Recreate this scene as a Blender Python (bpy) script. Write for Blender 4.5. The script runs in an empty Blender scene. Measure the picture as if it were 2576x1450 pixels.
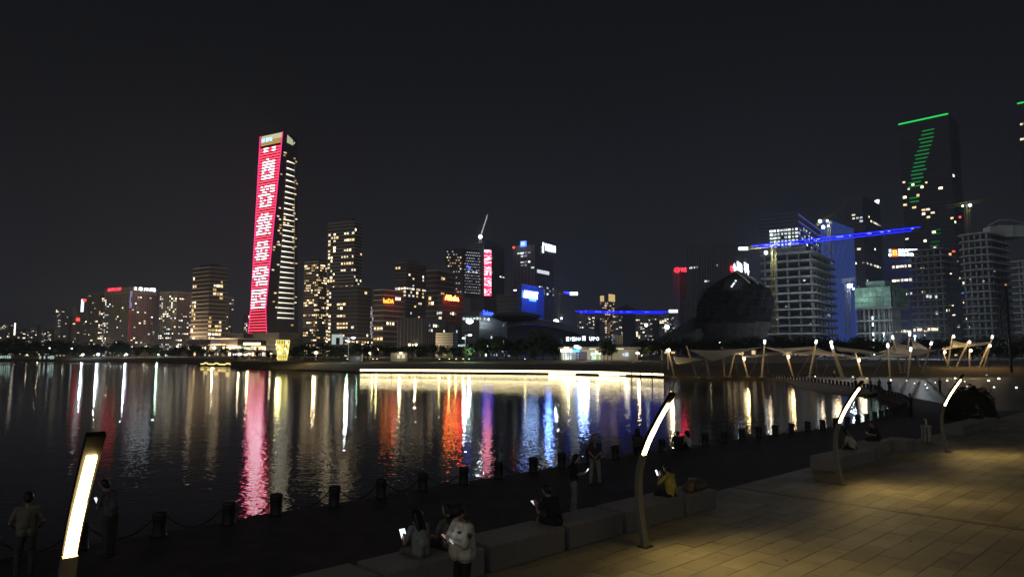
import bpy, bmesh, math, random
from mathutils import Vector, Matrix
R = math.radians
sc = bpy.context.scene
COL = sc.collection
rnd = random.Random(7)

# ------------------------------------------------------------------ camera
F, CX, CY, ZC = 1760.0, 1287.5, 725.0, 4.2          # focal length etc. for a 2575 px wide frame
PITCH = math.atan((893 - CY) / F)
cam = bpy.data.cameras.new('camera')
cam.sensor_width = 36.0
cam.lens = F / 2575.0 * 36.0
cam.clip_start = 0.1
cam.clip_end = 30000
camo = bpy.data.objects.new('camera', cam)
COL.objects.link(camo)
camo.location = (0, 0, ZC)
camo.rotation_euler = (math.pi / 2 + PITCH, 0, 0)
sc.camera = camo

# ------------------------------------------------------------------ night sky, fill sun, exposure
w = bpy.data.worlds.new('World')
sc.world = w
w.use_nodes = True
nt = w.node_tree
nt.nodes.clear()
n_out = nt.nodes.new('ShaderNodeOutputWorld')
n_bg = nt.nodes.new('ShaderNodeBackground')
n_bg2 = nt.nodes.new('ShaderNodeBackground')
n_add = nt.nodes.new('ShaderNodeAddShader')
n_sky = nt.nodes.new('ShaderNodeTexSky')
n_sky.sky_type = 'NISHITA'
n_sky.sun_disc = False
n_sky.sun_elevation = R(14)
n_sky.sun_rotation = R(194)
n_bg.inputs['Strength'].default_value = 0.00012
n_tc = nt.nodes.new('ShaderNodeTexCoord')
n_sep = nt.nodes.new('ShaderNodeSeparateXYZ')
n_rmp = nt.nodes.new('ShaderNodeValToRGB')            # glow of the city in the night haze, by height only
els = n_rmp.color_ramp.elements
els[0].position = 0.0
els[0].color = (0.0085, 0.0088, 0.0128, 1)
els[1].position = 0.62
els[1].color = (0.0024, 0.0024, 0.0026, 1)
e = els.new(0.18)
e.color = (0.0060, 0.0062, 0.0086, 1)
e = els.new(0.36)
e.color = (0.0034, 0.0035, 0.0043, 1)
n_bg2.inputs['Strength'].default_value = 1.0
nt.links.new(n_tc.outputs['Generated'], n_sep.inputs[0])
nt.links.new(n_sep.outputs['Z'], n_rmp.inputs['Fac'])
n_cl = nt.nodes.new('ShaderNodeTexNoise')               # thin cloud catching the city light
n_cl.inputs['Scale'].default_value = 2.2
n_cl.inputs['Detail'].default_value = 5
n_cm = nt.nodes.new('ShaderNodeMapping')
n_cm.inputs['Scale'].default_value = (1, 1, 3.0)
nt.links.new(n_tc.outputs['Generated'], n_cm.inputs['Vector'])
nt.links.new(n_cm.outputs[0], n_cl.inputs['Vector'])
n_cr = nt.nodes.new('ShaderNodeMapRange')
n_cr.inputs['From Min'].default_value = 0.3
n_cr.inputs['From Max'].default_value = 0.75
n_cr.inputs['To Min'].default_value = 0.84
n_cr.inputs['To Max'].default_value = 1.22
nt.links.new(n_cl.outputs['Fac'], n_cr.inputs['Value'])
nt.links.new(n_cr.outputs[0], n_bg2.inputs['Strength'])
nt.links.new(n_rmp.outputs['Color'], n_bg2.inputs['Color'])
nt.links.new(n_sky.outputs['Color'], n_bg.inputs['Color'])
nt.links.new(n_bg.outputs[0], n_add.inputs[0])
nt.links.new(n_bg2.outputs[0], n_add.inputs[1])
nt.links.new(n_add.outputs[0], n_out.inputs['Surface'])
sun = bpy.data.lights.new('fill_sun', 'SUN')
sun.energy = 0.27                                       # soft fill added from behind the viewer to lift facades and people
sun.angle = R(110)
sun.color = (0.96, 0.96, 1.0)
suno = bpy.data.objects.new('fill_sun', sun)
COL.objects.link(suno)
suno.location = (0, 0, 50)
suno.rotation_euler = (R(76), 0, R(-14))
sc.view_settings.view_transform = 'Standard'
sc.view_settings.look = 'None'
sc.view_settings.exposure = 0.0
sc.view_settings.gamma = 1.0
sc.cycles.use_denoising = True
sc.cycles.max_bounces = 5
sc.cycles.diffuse_bounces = 0
sc.cycles.glossy_bounces = 3
sc.cycles.transmission_bounces = 2
sc.cycles.volume_bounces = 0
sc.cycles.sample_clamp_indirect = 4.0
sc.cycles.caustics_reflective = False
sc.cycles.caustics_refractive = False

# ------------------------------------------------------------------ measuring helpers
cp, sp = math.cos(PITCH), math.sin(PITCH)
def pt(px, py, Y):
    u, v = (px - CX) / F, (py - CY) / F
    k = Y / (cp + v * sp)
    return Vector((u * k, Y, ZC + k * (sp - v * cp)))
def gp(px, py, z):
    v = (py - CY) / F
    Y = (z - ZC) * (cp + v * sp) / (sp - v * cp)
    return pt(px, py, Y)
def px_of(p):
    d = Vector(p) - Vector((0, 0, ZC))
    dep = d.y * cp + d.z * sp
    return CX + F * d.x / dep
ORD = 'first second third fourth fifth sixth seventh eighth ninth tenth eleventh twelfth thirteenth fourteenth fifteenth sixteenth seventeenth eighteenth nineteenth'.split()
TENS = {2: 'twenty', 3: 'thirty', 4: 'forty', 5: 'fifty', 6: 'sixty', 7: 'seventy', 8: 'eighty', 9: 'ninety'}
def ordinal(i):
    if i < 19:
        return ORD[i]
    n = i + 1
    if n % 10 == 0:
        return {20: 'twentieth', 30: 'thirtieth', 40: 'fortieth', 50: 'fiftieth', 60: 'sixtieth', 70: 'seventieth', 80: 'eightieth', 90: 'ninetieth'}[n]
    return TENS[n // 10] + '-' + ORD[n % 10 - 1]

# ------------------------------------------------------------------ materials
MATS = {}
def mat(name, col, rough=0.6, metal=0.0, spec=0.5, var=0.0, vscale=1.0, bump=0.0, bscale=8.0, objvar=0.0, coat=0.0):
    if name in MATS:
        return MATS[name]
    m = bpy.data.materials.new(name)
    m.use_nodes = True
    t = m.node_tree
    b = t.nodes['Principled BSDF']
    b.inputs['Base Color'].default_value = (*col, 1)
    b.inputs['Roughness'].default_value = rough
    b.inputs['Metallic'].default_value = metal
    b.inputs['Specular IOR Level'].default_value = spec
    b.inputs['Coat Weight'].default_value = coat
    src = None
    if var > 0:
        tc = t.nodes.new('ShaderNodeTexCoord')
        nz = t.nodes.new('ShaderNodeTexNoise')
        nz.inputs['Scale'].default_value = vscale
        nz.inputs['Detail'].default_value = 5
        t.links.new(tc.outputs['Object'], nz.inputs['Vector'])
        rp = t.nodes.new('ShaderNodeValToRGB')
        rp.color_ramp.elements[0].position = 0.3
        rp.color_ramp.elements[1].position = 0.7
        rp.color_ramp.elements[0].color = (*[c * (1 - var) for c in col], 1)
        rp.color_ramp.elements[1].color = (*[min(1, c * (1 + var)) for c in col], 1)
        t.links.new(nz.outputs['Fac'], rp.inputs['Fac'])
        src = rp.outputs['Color']
    if objvar > 0:
        oi = t.nodes.new('ShaderNodeObjectInfo')
        hs = t.nodes.new('ShaderNodeHueSaturation')
        mr = t.nodes.new('ShaderNodeMapRange')
        mr.inputs['To Min'].default_value = 1 - objvar
        mr.inputs['To Max'].default_value = 1 + objvar
        t.links.new(oi.outputs['Random'], mr.inputs['Value'])
        t.links.new(mr.outputs[0], hs.inputs['Value'])
        if src:
            t.links.new(src, hs.inputs['Color'])
        else:
            hs.inputs['Color'].default_value = (*col, 1)
        src = hs.outputs['Color']
    if src:
        t.links.new(src, b.inputs['Base Color'])
    if bump > 0:
        tc = t.nodes.new('ShaderNodeTexCoord')
        nz = t.nodes.new('ShaderNodeTexNoise')
        nz.inputs['Scale'].default_value = bscale
        nz.inputs['Detail'].default_value = 6
        t.links.new(tc.outputs['Object'], nz.inputs['Vector'])
        bp = t.nodes.new('ShaderNodeBump')
        bp.inputs['Strength'].default_value = bump
        bp.inputs['Distance'].default_value = 0.05
        t.links.new(nz.outputs['Fac'], bp.inputs['Height'])
        t.links.new(bp.outputs[0], b.inputs['Normal'])
    MATS[name] = m
    return m
def glow(name, col, s, light=False, vary=0.0):
    if name in MATS:
        return MATS[name]
    m = bpy.data.materials.new(name)
    m.use_nodes = True
    t = m.node_tree
    t.nodes.clear()
    o = t.nodes.new('ShaderNodeOutputMaterial')
    e = t.nodes.new('ShaderNodeEmission')
    e.inputs['Color'].default_value = (*col, 1)
    e.inputs['Strength'].default_value = s
    if vary > 0:                                        # lit rooms are uneven: furniture, curtains, lamps
        tc = t.nodes.new('ShaderNodeTexCoord')
        nz = t.nodes.new('ShaderNodeTexNoise')
        nz.inputs['Scale'].default_value = 0.9
        nz.inputs['Detail'].default_value = 3
        oi = t.nodes.new('ShaderNodeObjectInfo')
        ad = t.nodes.new('ShaderNodeVectorMath')
        ad.operation = 'ADD'
        t.links.new(tc.outputs['Object'], ad.inputs[0])
        t.links.new(oi.outputs['Location'], ad.inputs[1])
        t.links.new(ad.outputs[0], nz.inputs['Vector'])
        mr = t.nodes.new('ShaderNodeMapRange')
        mr.inputs['From Min'].default_value = 0.3
        mr.inputs['From Max'].default_value = 0.7
        mr.inputs['To Min'].default_value = s * (1 - vary)
        mr.inputs['To Max'].default_value = s * (1 + vary)
        t.links.new(nz.outputs['Fac'], mr.inputs['Value'])
        t.links.new(mr.outputs[0], e.inputs['Strength'])
    t.links.new(e.outputs[0], o.inputs['Surface'])
    m.cycles.emission_sampling = 'AUTO' if light else 'NONE'
    MATS[name] = m
    return m

GLASS = mat('dark_glass', (0.075, 0.07, 0.075), 0.3, spec=0.5, var=0.3, vscale=0.08)
GLASSB = mat('blue_black_glass', (0.06, 0.065, 0.08), 0.28, var=0.3, vscale=0.06)
GLASSR = mat('brown_glass', (0.095, 0.065, 0.065), 0.35, var=0.3, vscale=0.06)
SLAB = mat('pale_slab_edge', (0.66, 0.61, 0.57), 0.6, objvar=0.3)
SLABD = mat('grey_slab_edge', (0.28, 0.26, 0.26), 0.6, objvar=0.3)
BROWN = mat('tan_render', (0.46, 0.385, 0.30), 0.8, spec=0.1, var=0.18, vscale=0.12)
TAUPE = mat('taupe_render', (0.43, 0.38, 0.345), 0.8, spec=0.1, var=0.15, vscale=0.12)
PALE = mat('pale_render', (0.55, 0.55, 0.52), 0.8, spec=0.1, var=0.15, vscale=0.1)
GREYB = mat('grey_render', (0.27, 0.26, 0.255), 0.8, spec=0.1, var=0.2, vscale=0.1)
PANE = mat('window_glass', (0.02, 0.02, 0.022), 0.15)
CONC = mat('raw_concrete', (0.36, 0.36, 0.355), 0.85, var=0.25, vscale=0.25, objvar=0.12)
STEEL = mat('painted_steel', (0.3, 0.3, 0.3), 0.5, metal=0.3)
DARKM = mat('dark_metal', (0.03, 0.03, 0.03), 0.45, metal=0.4)
YELM = mat('yellow_steel', (0.20, 0.15, 0.04), 0.5, metal=0.2)
WARM = [glow('lit_window_warm', (1.0, 0.68, 0.32), 1.6, vary=0.55), glow('lit_window_amber', (1.0, 0.60, 0.24), 0.75, vary=0.6),
        glow('lit_window_bright', (1.0, 0.80, 0.48), 3.4, vary=0.5), glow('lit_window_cream', (1.0, 0.86, 0.6), 1.3, vary=0.6)]
COOL = [glow('lit_window_white', (0.85, 0.93, 1.0), 0.9, vary=0.5), glow('lit_window_cool_bright', (0.88, 0.97, 1.0), 2.2, vary=0.5),
        glow('lit_window_greenish', (0.75, 1.0, 0.85), 1.0, vary=0.5), glow('lit_window_dim', (0.8, 0.85, 1.0), 0.3, vary=0.5)]
MIXW = WARM + COOL[:1] + [COOL[3]]
PALEW = [WARM[3], WARM[2], COOL[0], glow('lit_window_dim_warm', (1, 0.8, 0.5), 0.2, vary=0.5)]

# ------------------------------------------------------------------ mesh helpers
_bench = bpy.data.scenes.new('workbench')              # small scratch scene so that evaluating stays quick
def evaluate(o):
    _bench.collection.objects.link(o)
    vl = _bench.view_layers[0]
    vl.update()
    dg = vl.depsgraph
    dg.update()
    me = bpy.data.meshes.new_from_object(o.evaluated_get(dg))
    bpy.data.objects.remove(o)
    return me
class MB:
    def __init__(s):
        s.v, s.f = [], []
    def add(s, vs, fs):
        o = len(s.v)
        s.v += [tuple(p) for p in vs]
        s.f += [tuple(i + o for i in f) for f in fs]
        return s
    def box(s, c, d, rz=0.0):
        x, y, z = d[0] / 2, d[1] / 2, d[2] / 2
        ca, sa = math.cos(rz), math.sin(rz)
        vs = []
        for k in (-z, z):
            for i, j in ((-x, -y), (x, -y), (x, y), (-x, y)):
                vs.append((c[0] + i * ca - j * sa, c[1] + i * sa + j * ca, c[2] + k))
        return s.add(vs, [(3, 2, 1, 0), (4, 5, 6, 7), (0, 1, 5, 4), (1, 2, 6, 5), (2, 3, 7, 6), (3, 0, 4, 7)])
    def prism(s, poly, z0, z1):
        n = len(poly)
        vs = [(p[0], p[1], z0) for p in poly] + [(p[0], p[1], z1) for p in poly]
        fs = [tuple(range(n - 1, -1, -1)), tuple(range(n, 2 * n))]
        fs += [(i, (i + 1) % n, n + (i + 1) % n, n + i) for i in range(n)]
        return s.add(vs, fs)
    def tube(s, pts, rad, n=6, cap=True):
        pts = [Vector(p) for p in pts]
        if not hasattr(rad, '__len__'):
            rad = [rad] * len(pts)
        vs, fs = [], []
        up = Vector((0, 0, 1))
        for i, p in enumerate(pts):
            d = (pts[min(i + 1, len(pts) - 1)] - pts[max(i - 1, 0)]).normalized()
            a = d.cross(up)
            if a.length < 1e-3:
                a = d.cross(Vector((0, 1, 0)))
            a.normalize()
            b = d.cross(a)
            for k in range(n):
                t = 2 * math.pi * k / n
                vs.append(p + (a * math.cos(t) + b * math.sin(t)) * rad[i])
        for i in range(len(pts) - 1):
            for k in range(n):
                fs.append((i * n + k, i * n + (k + 1) % n, (i + 1) * n + (k + 1) % n, (i + 1) * n + k))
        if cap:
            fs.append(tuple(range(n - 1, -1, -1)))
            fs.append(tuple((len(pts) - 1) * n + k for k in range(n)))
        return s.add(vs, fs)
    def lathe(s, prof, n=12, c=(0, 0, 0)):
        vs, fs = [], []
        for r, z in prof:
            for k in range(n):
                t = 2 * math.pi * k / n
                vs.append((c[0] + r * math.cos(t), c[1] + r * math.sin(t), c[2] + z))
        m = len(prof)
        for i in range(m - 1):
            for k in range(n):
                fs.append((i * n + k, i * n + (k + 1) % n, (i + 1) * n + (k + 1) % n, (i + 1) * n + k))
        fs.append(tuple(range(n - 1, -1, -1)))
        fs.append(tuple((m - 1) * n + k for k in range(n)))
        return s.add(vs, fs)
    def ball(s, c, r, n=10, m=7, sq=(1, 1, 1)):
        prof = [(max(1e-4, r * math.sin(math.pi * i / m)), -r * math.cos(math.pi * i / m)) for i in range(m + 1)]
        o = len(s.v)
        s.lathe(prof, n)
        for i in range(o, len(s.v)):
            p = s.v[i]
            s.v[i] = (c[0] + p[0] * sq[0], c[1] + p[1] * sq[1], c[2] + p[2] * sq[2])
        return s
    def mesh(s, name, m, smooth=False):
        me = bpy.data.meshes.new(name)
        me.from_pydata(s.v, [], s.f)
        if m:
            me.materials.append(m)
        if smooth:
            me.polygons.foreach_set('use_smooth', [True] * len(me.polygons))
        me.update()
        return me
    def build(s, name, m, parent=None, smooth=False):
        return link(name, s.mesh(name, m, smooth), parent)
def link(name, me, parent=None, loc=None, rz=None):
    o = bpy.data.objects.new(name, me)
    COL.objects.link(o)
    if parent:
        o.parent = parent
    if loc is not None:
        o.location = loc
    if rz is not None:
        o.rotation_euler = (0, 0, rz)
    return o
def tag(o, label, cat, group=None):
    o['label'] = label
    o['category'] = cat
    if group:
        o['group'] = group
    return o
def thing(name, label, cat, loc=(0, 0, 0), rz=0.0, group=None):
    o = link(name, None, None, loc, rz)
    o.empty_display_size = 0.2
    return tag(o, label, cat, group)
def struct(o, kind='structure'):
    o['kind'] = kind
    return o
def lamp(name, kind, loc, energy, col, parent=None, size=0.3, rot=None, **kw):
    l = bpy.data.lights.new(name, kind)
    l.energy = energy
    l.color = col
    if kind == 'POINT':
        l.shadow_soft_size = size
    for k, v in kw.items():
        setattr(l, k, v)
    o = bpy.data.objects.new(name, l)
    COL.objects.link(o)
    o.location = loc
    if rot is not None:
        o.rotation_euler = rot
    if parent:
        o.parent = parent
    return o
TXT = {}
def text_mesh(txt, m):
    """flat lettering normalised to a 1 x 1 box, local x right, z up, facing -y"""
    key = (txt, m.name)
    if key in TXT:
        return TXT[key]
    cu = bpy.data.curves.new('lettering', 'FONT')
    cu.body = txt
    cu.extrude = 0.04
    cu.offset = 0.012
    cu.resolution_u = 2
    o = bpy.data.objects.new('lettering', cu)
    me = evaluate(o)
    if len(me.vertices):
        xs = [v.co.x for v in me.vertices]
        ys = [v.co.y for v in me.vertices]
        x0, x1, y0, y1 = min(xs), max(xs), min(ys), max(ys)
        for v in me.vertices:
            v.co = Vector(((v.co.x - x0) / (x1 - x0), -v.co.z - 0.04, (v.co.y - y0) / (y1 - y0)))
    me.materials.clear()
    me.materials.append(m)
    TXT[key] = me
    return me
class Face:
    """a vertical facade: o = its left end seen from outside, d = direction to the right"""
    def __init__(s, o, d, L):
        s.o, s.d, s.L = Vector(o).to_2d(), Vector(d).to_2d().normalized(), L
        s.n = Vector((s.d.y, -s.d.x))
        s.rz = math.atan2(s.d.y, s.d.x)
    def at(s, t, z, out=0.0):
        p = s.o + s.d * t + s.n * out
        return Vector((p.x, p.y, z))
    def hit(s, px, py):
        a, b = Vector((0, 0, ZC)), pt(px, py, 100.0) - Vector((0, 0, ZC))
        k = (s.o.dot(s.n)) / b.to_2d().dot(s.n)
        p = a + b * k
        return (p.to_2d() - s.o).dot(s.d), p.z
def sign(parent, face, txt, x0, y0, x1, y1, m, out=0.6, name='sign_lettering'):
    (a, za), (b, zb) = face.hit(x0, y1), face.hit(x1, y0)
    o = link(name, text_mesh(txt, m), parent)
    p = face.at(a, 0, out)
    o.location = (p.x, p.y, za) if parent is None else Vector((p.x, p.y, za)) - parent.location
    o.rotation_euler = (0, 0, face.rz)
    o.scale = (b - a, 2.0, zb - za)
    return o
def panel(parent, face, x0, y0, x1, y1, m, name, out=0.4, th=0.4):
    (a, za), (b, zb) = face.hit(x0, y1), face.hit(x1, y0)
    p = face.at((a + b) / 2, (za + zb) / 2, out)
    return MB().box(Vector(p) - parent.location, (abs(b - a), th, abs(zb - za)), face.rz).build(name, m, parent)
ZB = 2.4
BUILD = {}
def tower(label, xl, xc, xr, yt, D, a=30.0, style='slab', fh=3.6, bw=4.0, pL=0.1, pR=0.1, wm=None, body=None, slabm=None,
          name='tower_block', cat='tower', zb=ZB, depth=None, over=0.7, lit=None, key=None, top=None, wh=0.55, ww=0.8, skip_top=1, seed=None):
    """box tower: left facade between pixel columns xl and xc, right facade between xc and xr"""
    r = random.Random(seed if seed is not None else int(xl * 13 + yt))
    wm = wm or WARM
    body = body or GLASS
    slabm = slabm or SLAB
    kl, kc, kr = ((x - CX) / F * cp for x in (xl, xc, xr))
    A = R(a)
    P = Vector((kc * D, D))
    u, v = Vector((-math.cos(A), math.sin(A))), Vector((math.sin(A), math.cos(A)))
    LL = (P.x - kl * P.y) / (math.cos(A) + kl * math.sin(A)) if xc > xl else (depth or 20)
    den = math.sin(A) - kr * math.cos(A)
    LR = (kr * P.y - P.x) / den if xr > xc and den > 0.02 else (depth or 20)
    LL, LR = max(4, LL), max(4, min(LR, 120))
    zt = pt(xc, yt, D).z
    root = thing(name, label, cat, (P.x, P.y, zb))
    fp = [Vector((0, 0)), v * LR, v * LR + u * LL, u * LL]
    H = zt - zb
    MB().prism(fp, 0, H).build('facade', body, root)
    fl = Face(P + u * LL, -u, LL)
    fr = Face(P, v, LR)
    nf = max(2, int(H / fh))
    fh = H / nf
    if style in ('slab', 'thin'):
        o = over if style == 'slab' else 0.35
        th = 0.95 if style == 'slab' else 0.4
        q = [-(u + v) * o, v * (LR + o) - u * o, v * (LR + o) + u * (LL + o), u * (LL + o) - v * o]
        me = MB().prism(q, -th / 2, th / 2).mesh('floor_slab', slabm)
        for i in range(1, nf + 1):
            link('floor_slab', me, root, (0, 0, i * fh))
    if style in ('grid', 'fins'):
        mb = MB()
        for f in (fl, fr):
            nb = max(1, int(f.L / bw))
            b = f.L / nb
            for j in range(nb + 1):
                p = f.at(min(max(j * b, 0.3), f.L - 0.3), 0, 0.2) - Vector((P.x, P.y, 0))
                mb.box((p.x, p.y, H / 2), (0.85 if style == 'grid' else 0.3, 0.5, H - 0.6), f.rz)
        struct(mb.build('facade_pier', slabm if style == 'grid' else SLABD, root), 'stuff')
    cells = []
    pn = MB()
    for fi, f in enumerate((fl, fr)):
        nb = max(1, int(f.L / bw))
        b = f.L / nb
        pr = (pL, pR)[fi]
        for i in range(nf - skip_top):
            row = r.random() ** 1.5 * 2.2
            run = 0
            for j in range(nb):
                z = (i + 0.5) * fh
                if lit:
                    on = r.random() < lit(fi, i / nf, (j + 0.5) / nb)
                else:
                    run = run - 1 if run > 0 else (r.randint(1, 3) if r.random() < pr * row * (1.0 if style == 'grid' else 0.85) else 0)
                    on = run > 0
                if on:
                    cells.append((f, j * b + b / 2, z, b, fi))
                elif style == 'grid' and D < 1400:
                    p = f.at(j * b + b / 2, z, 0.02)
                    pn.box((p.x - P.x, p.y - P.y, z), (b * 0.62, 0.12, fh * 0.55), f.rz)
    if pn.v:
        struct(pn.build('window_pane', PANE, root), 'stuff')
    r.shuffle(cells)
    meshes = {}
    for n, (f, t, z, b, fi) in enumerate(cells):
        m = r.choice(wm)
        p = f.at(t, z, 0.12)
        if n < 300:
            kk = (fi, m.name)
            if kk not in meshes:
                meshes[kk] = MB().box((0, 0, 0), (b * ww, 0.2, fh * wh)).mesh('window', m)
            link('window', meshes[kk], root, (p.x - P.x, p.y - P.y, z), f.rz).scale = (r.uniform(0.55, 1.22), 1, r.uniform(0.7, 1.15))
    if top:
        MB().prism([fp[0] * 1 + (v * LR + u * LL) * 0.5 + (q_ - (v * LR + u * LL) * 0.5) * top[0] for q_ in fp], H, H + top[1]).build('roof_plant', body, root)
    BUILD[key or label] = (root, fl, fr, zt)
    return root, fl, fr, zt

# ================================================================== SETTING: water, shores, plaza
ZW, ZD = -0.8, -0.3                                    # water level, promenade level (plaza = 0)
wm_ = bpy.data.materials.new('night_water')
wm_.use_nodes = True
t = wm_.node_tree
b = t.nodes['Principled BSDF']
b.inputs['Base Color'].default_value = (0.014, 0.015, 0.017, 1)
b.inputs['Roughness'].default_value = 0.015
b.inputs['IOR'].default_value = 1.333
b.inputs['Specular IOR Level'].default_value = 0.5
tc = t.nodes.new('ShaderNodeTexCoord')
mp = t.nodes.new('ShaderNodeMapping')
mp.inputs['Scale'].default_value = (1.0, 1.25, 1.0)
t.links.new(tc.outputs['Object'], mp.inputs['Vector'])
n1 = t.nodes.new('ShaderNodeTexNoise')
n1.inputs['Scale'].default_value = 3.2
n1.inputs['Detail'].default_value = 1.2
n1.inputs['Roughness'].default_value = 0.5
n2 = t.nodes.new('ShaderNodeTexNoise')
n2.inputs['Scale'].default_value = 0.35
n2.inputs['Detail'].default_value = 1.0
ma = t.nodes.new('ShaderNodeMath')
ma.operation = 'MULTIPLY_ADD'
ma.inputs[1].default_value = 0.9
t.links.new(mp.outputs[0], n1.inputs['Vector'])
t.links.new(mp.outputs[0], n2.inputs['Vector'])
t.links.new(n2.outputs['Fac'], ma.inputs[0])
t.links.new(n1.outputs['Fac'], ma.inputs[2])
bp = t.nodes.new('ShaderNodeBump')
bp.inputs['Strength'].default_value = 1.0
bp.inputs['Distance'].default_value = 0.0105
t.links.new(ma.outputs[0], bp.inputs['Height'])
t.links.new(bp.outputs[0], b.inputs['Normal'])
WATER = wm_
mb = MB()
xs = [-2500, -900, -300, -100, -40, 0, 40, 100, 200]
ys = [-60, 0, 30, 80, 160, 320, 700, 1000]
vs = [(x, y, ZW) for y in ys for x in xs]
mb.add(vs, [(j * len(xs) + i, j * len(xs) + i + 1, (j + 1) * len(xs) + i + 1, (j + 1) * len(xs) + i) for j in range(len(ys) - 1) for i in range(len(xs) - 1)])
struct(mb.build('water', WATER))

# lawn / far land rising from the opposite shore
LAWN = mat('night_lawn', (0.115, 0.088, 0.045), 0.95, var=0.35, vscale=0.35, bump=0.5, bscale=3)
LAND = mat('park_soil', (0.05, 0.045, 0.04), 0.95, var=0.3, vscale=0.05)
shore_px = [(-900, 908), (-200, 908), (120, 908), (330, 909.5), (470, 912), (560, 918), (600, 926.5), (680, 930), (790, 932),
            (900, 937), (1100, 938), (1400, 941), (1560, 945), (1672, 950), (1800, 952), (1900, 953)]
shore = [gp(x, y, ZW) for x, y in shore_px]
far_r = [Vector((53.5, 150, 0)), Vector((58, 149, 0)), Vector((75, 146, 0)), Vector((110, 144, 0)), Vector((180, 140, 0)), Vector((500, 120, 0))]
shore = shore[:-1] + far_r
rows = [(0.0, ZW - 1.0), (0.01, ZD), (2.5, ZD + 0.01), (19, 1.35), (22, 1.6), (36, 1.75), (90, ZB), (400, ZB), (4000, ZB + 2)]
mbl, mbg = MB(), MB()
grid = []
for p in shore:
    kx = max(-1.25, min(1.25, p.x / max(p.y, 1)))
    grid.append([(p.x + kx * dy * (1 if dy < 1000 else 0.9), p.y + dy, z) for dy, z in rows])
for i in range(len(shore) - 1):
    for j in range(len(rows) - 1):
        q = [grid[i][j], grid[i + 1][j], grid[i + 1][j + 1], grid[i][j + 1]]
        (mbl if j < 6 else mbg).add(q, [(0, 1, 2, 3)])
struct(mbl.build('park_lawn', LAWN))
struct(mbg.build('ground', LAND))

# near promenade: deck polygon along the water edge, plaza on top of it
edge = [(-60, -30.5), (-30, -1.8), (-20.5, 7.6)]
for x_, y_ in [(475, 1335), (642, 1302), (790, 1281), (915, 1259), (1030, 1238), (1132, 1222), (1226, 1206), (1308, 1194), (1385, 1180), (1520, 1158), (1640, 1139), (1780, 1119)]:
    q_ = gp(x_, y_, ZD)
    edge.append((q_.x - 0.25, q_.y + 0.26))
edge += [(14.5, 40.3), (19.0, 43.8), (24, 48.5), (29, 54.4), (34, 61.5), (38.0, 69.0), (40.8, 76.0), (42.6, 82.0), (45.0, 87.0), (47.5, 93.0), (49.6, 104.0), (51.2, 118.0), (52.4, 134.0), (53.4, 149.9)]
def smooth_poly(pts, n=4):
    out = []
    P = [Vector(p) for p in pts]
    for i in range(len(P) - 1):
        a, b_, c, d = P[max(i - 1, 0)], P[i], P[i + 1], P[min(i + 2, len(P) - 1)]
        for k in range(n):
            t_ = k / n
            out.append(0.5 * ((2 * b_) + (c - a) * t_ + (2 * a - 5 * b_ + 4 * c - d) * t_ ** 2 + (3 * b_ - a - 3 * c + d) * t_ ** 3))
    out.append(P[-1])
    return out
edge_s = smooth_poly(edge, 4)
DECK = mat('promenade_paving', (0.045, 0.038, 0.041), 0.85, var=0.35, vscale=1.6, bump=0.3, bscale=20)
ESPL = mat('esplanade_paving', (0.055, 0.055, 0.054), 0.5, var=0.45, vscale=0.25)
dl, nl = Vector((0.72, 0.694)), Vector((0.694, -0.72))   # along the promenade, towards the plaza
P0 = Vector((-0.405, 14.03))                                 # front foot of the granite blocks
def pl(s, o=0.0, z=0.0):
    p = P0 + dl * s + nl * o
    return Vector((p.x, p.y, z))
pe = -1.25                                                # plaza edge line lies 1.25 m behind the block fronts
inner = [pl(-70, pe), pl(-20, pe), pl(0, pe), pl(15, pe), pl(35, pe), pl(47, pe)]
poly = [Vector((p.x, p.y)) for p in edge_s] + [Vector((58, 148.8)), Vector((110, 143.5)), Vector((140, 90)), Vector((140, 52))] + [Vector((p.x, p.y)) for p in (pl(47, 60), pl(47, 0))]
poly = poly + [Vector((p.x, p.y)) for p in reversed(inner)]
def sheet(name, pts, z, zb_, m):
    bm = bmesh.new()
    vs_ = [bm.verts.new((p.x, p.y, z)) for p in pts]
    f_ = bm.faces.new(vs_)
    if f_.normal.z < 0:
        f_.normal_flip()
    bmesh.ops.triangulate(bm, faces=[f_])
    n = len(pts)
    lo = [bm.verts.new((p.x, p.y, zb_)) for p in pts]
    for i in range(n):
        bm.faces.new((vs_[i], vs_[(i + 1) % n], lo[(i + 1) % n], lo[i]))
    bmesh.ops.recalc_face_normals(bm, faces=bm.faces)
    me = bpy.data.meshes.new(name)
    bm.to_mesh(me)
    bm.free()
    me.materials.append(m)
    return link(name, me)
half = [p for p in poly]
struct(sheet('promenade', half, ZD, -2.5, DECK))
# paler wet esplanade further along the bay, laid 4 mm above the deck
esp = [Vector((44.8, 84)), Vector((47.8, 92.7)), Vector((49.9, 104)), Vector((51.6, 118)), Vector((52.8, 134)), Vector((53.9, 148.5)), Vector((75, 145.2)), Vector((110, 142.5)), Vector((112, 80)), Vector((60, 56)), Vector((38.0, 58.0)), Vector((42.0, 72.0))]
struct(sheet('esplanade', esp, ZD + 0.006, ZD - 0.2, ESPL))
plaza_poly = [Vector((p.x, p.y)) for p in (pl(-70, pe), pl(47, pe), pl(47, 80), pl(-70, 80))]
JOINT = mat('paving_joint', (0.19, 0.17, 0.125), 0.9, var=0.3, vscale=2)
struct(sheet('plaza', plaza_poly, -0.012, -2.4, JOINT))

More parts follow.
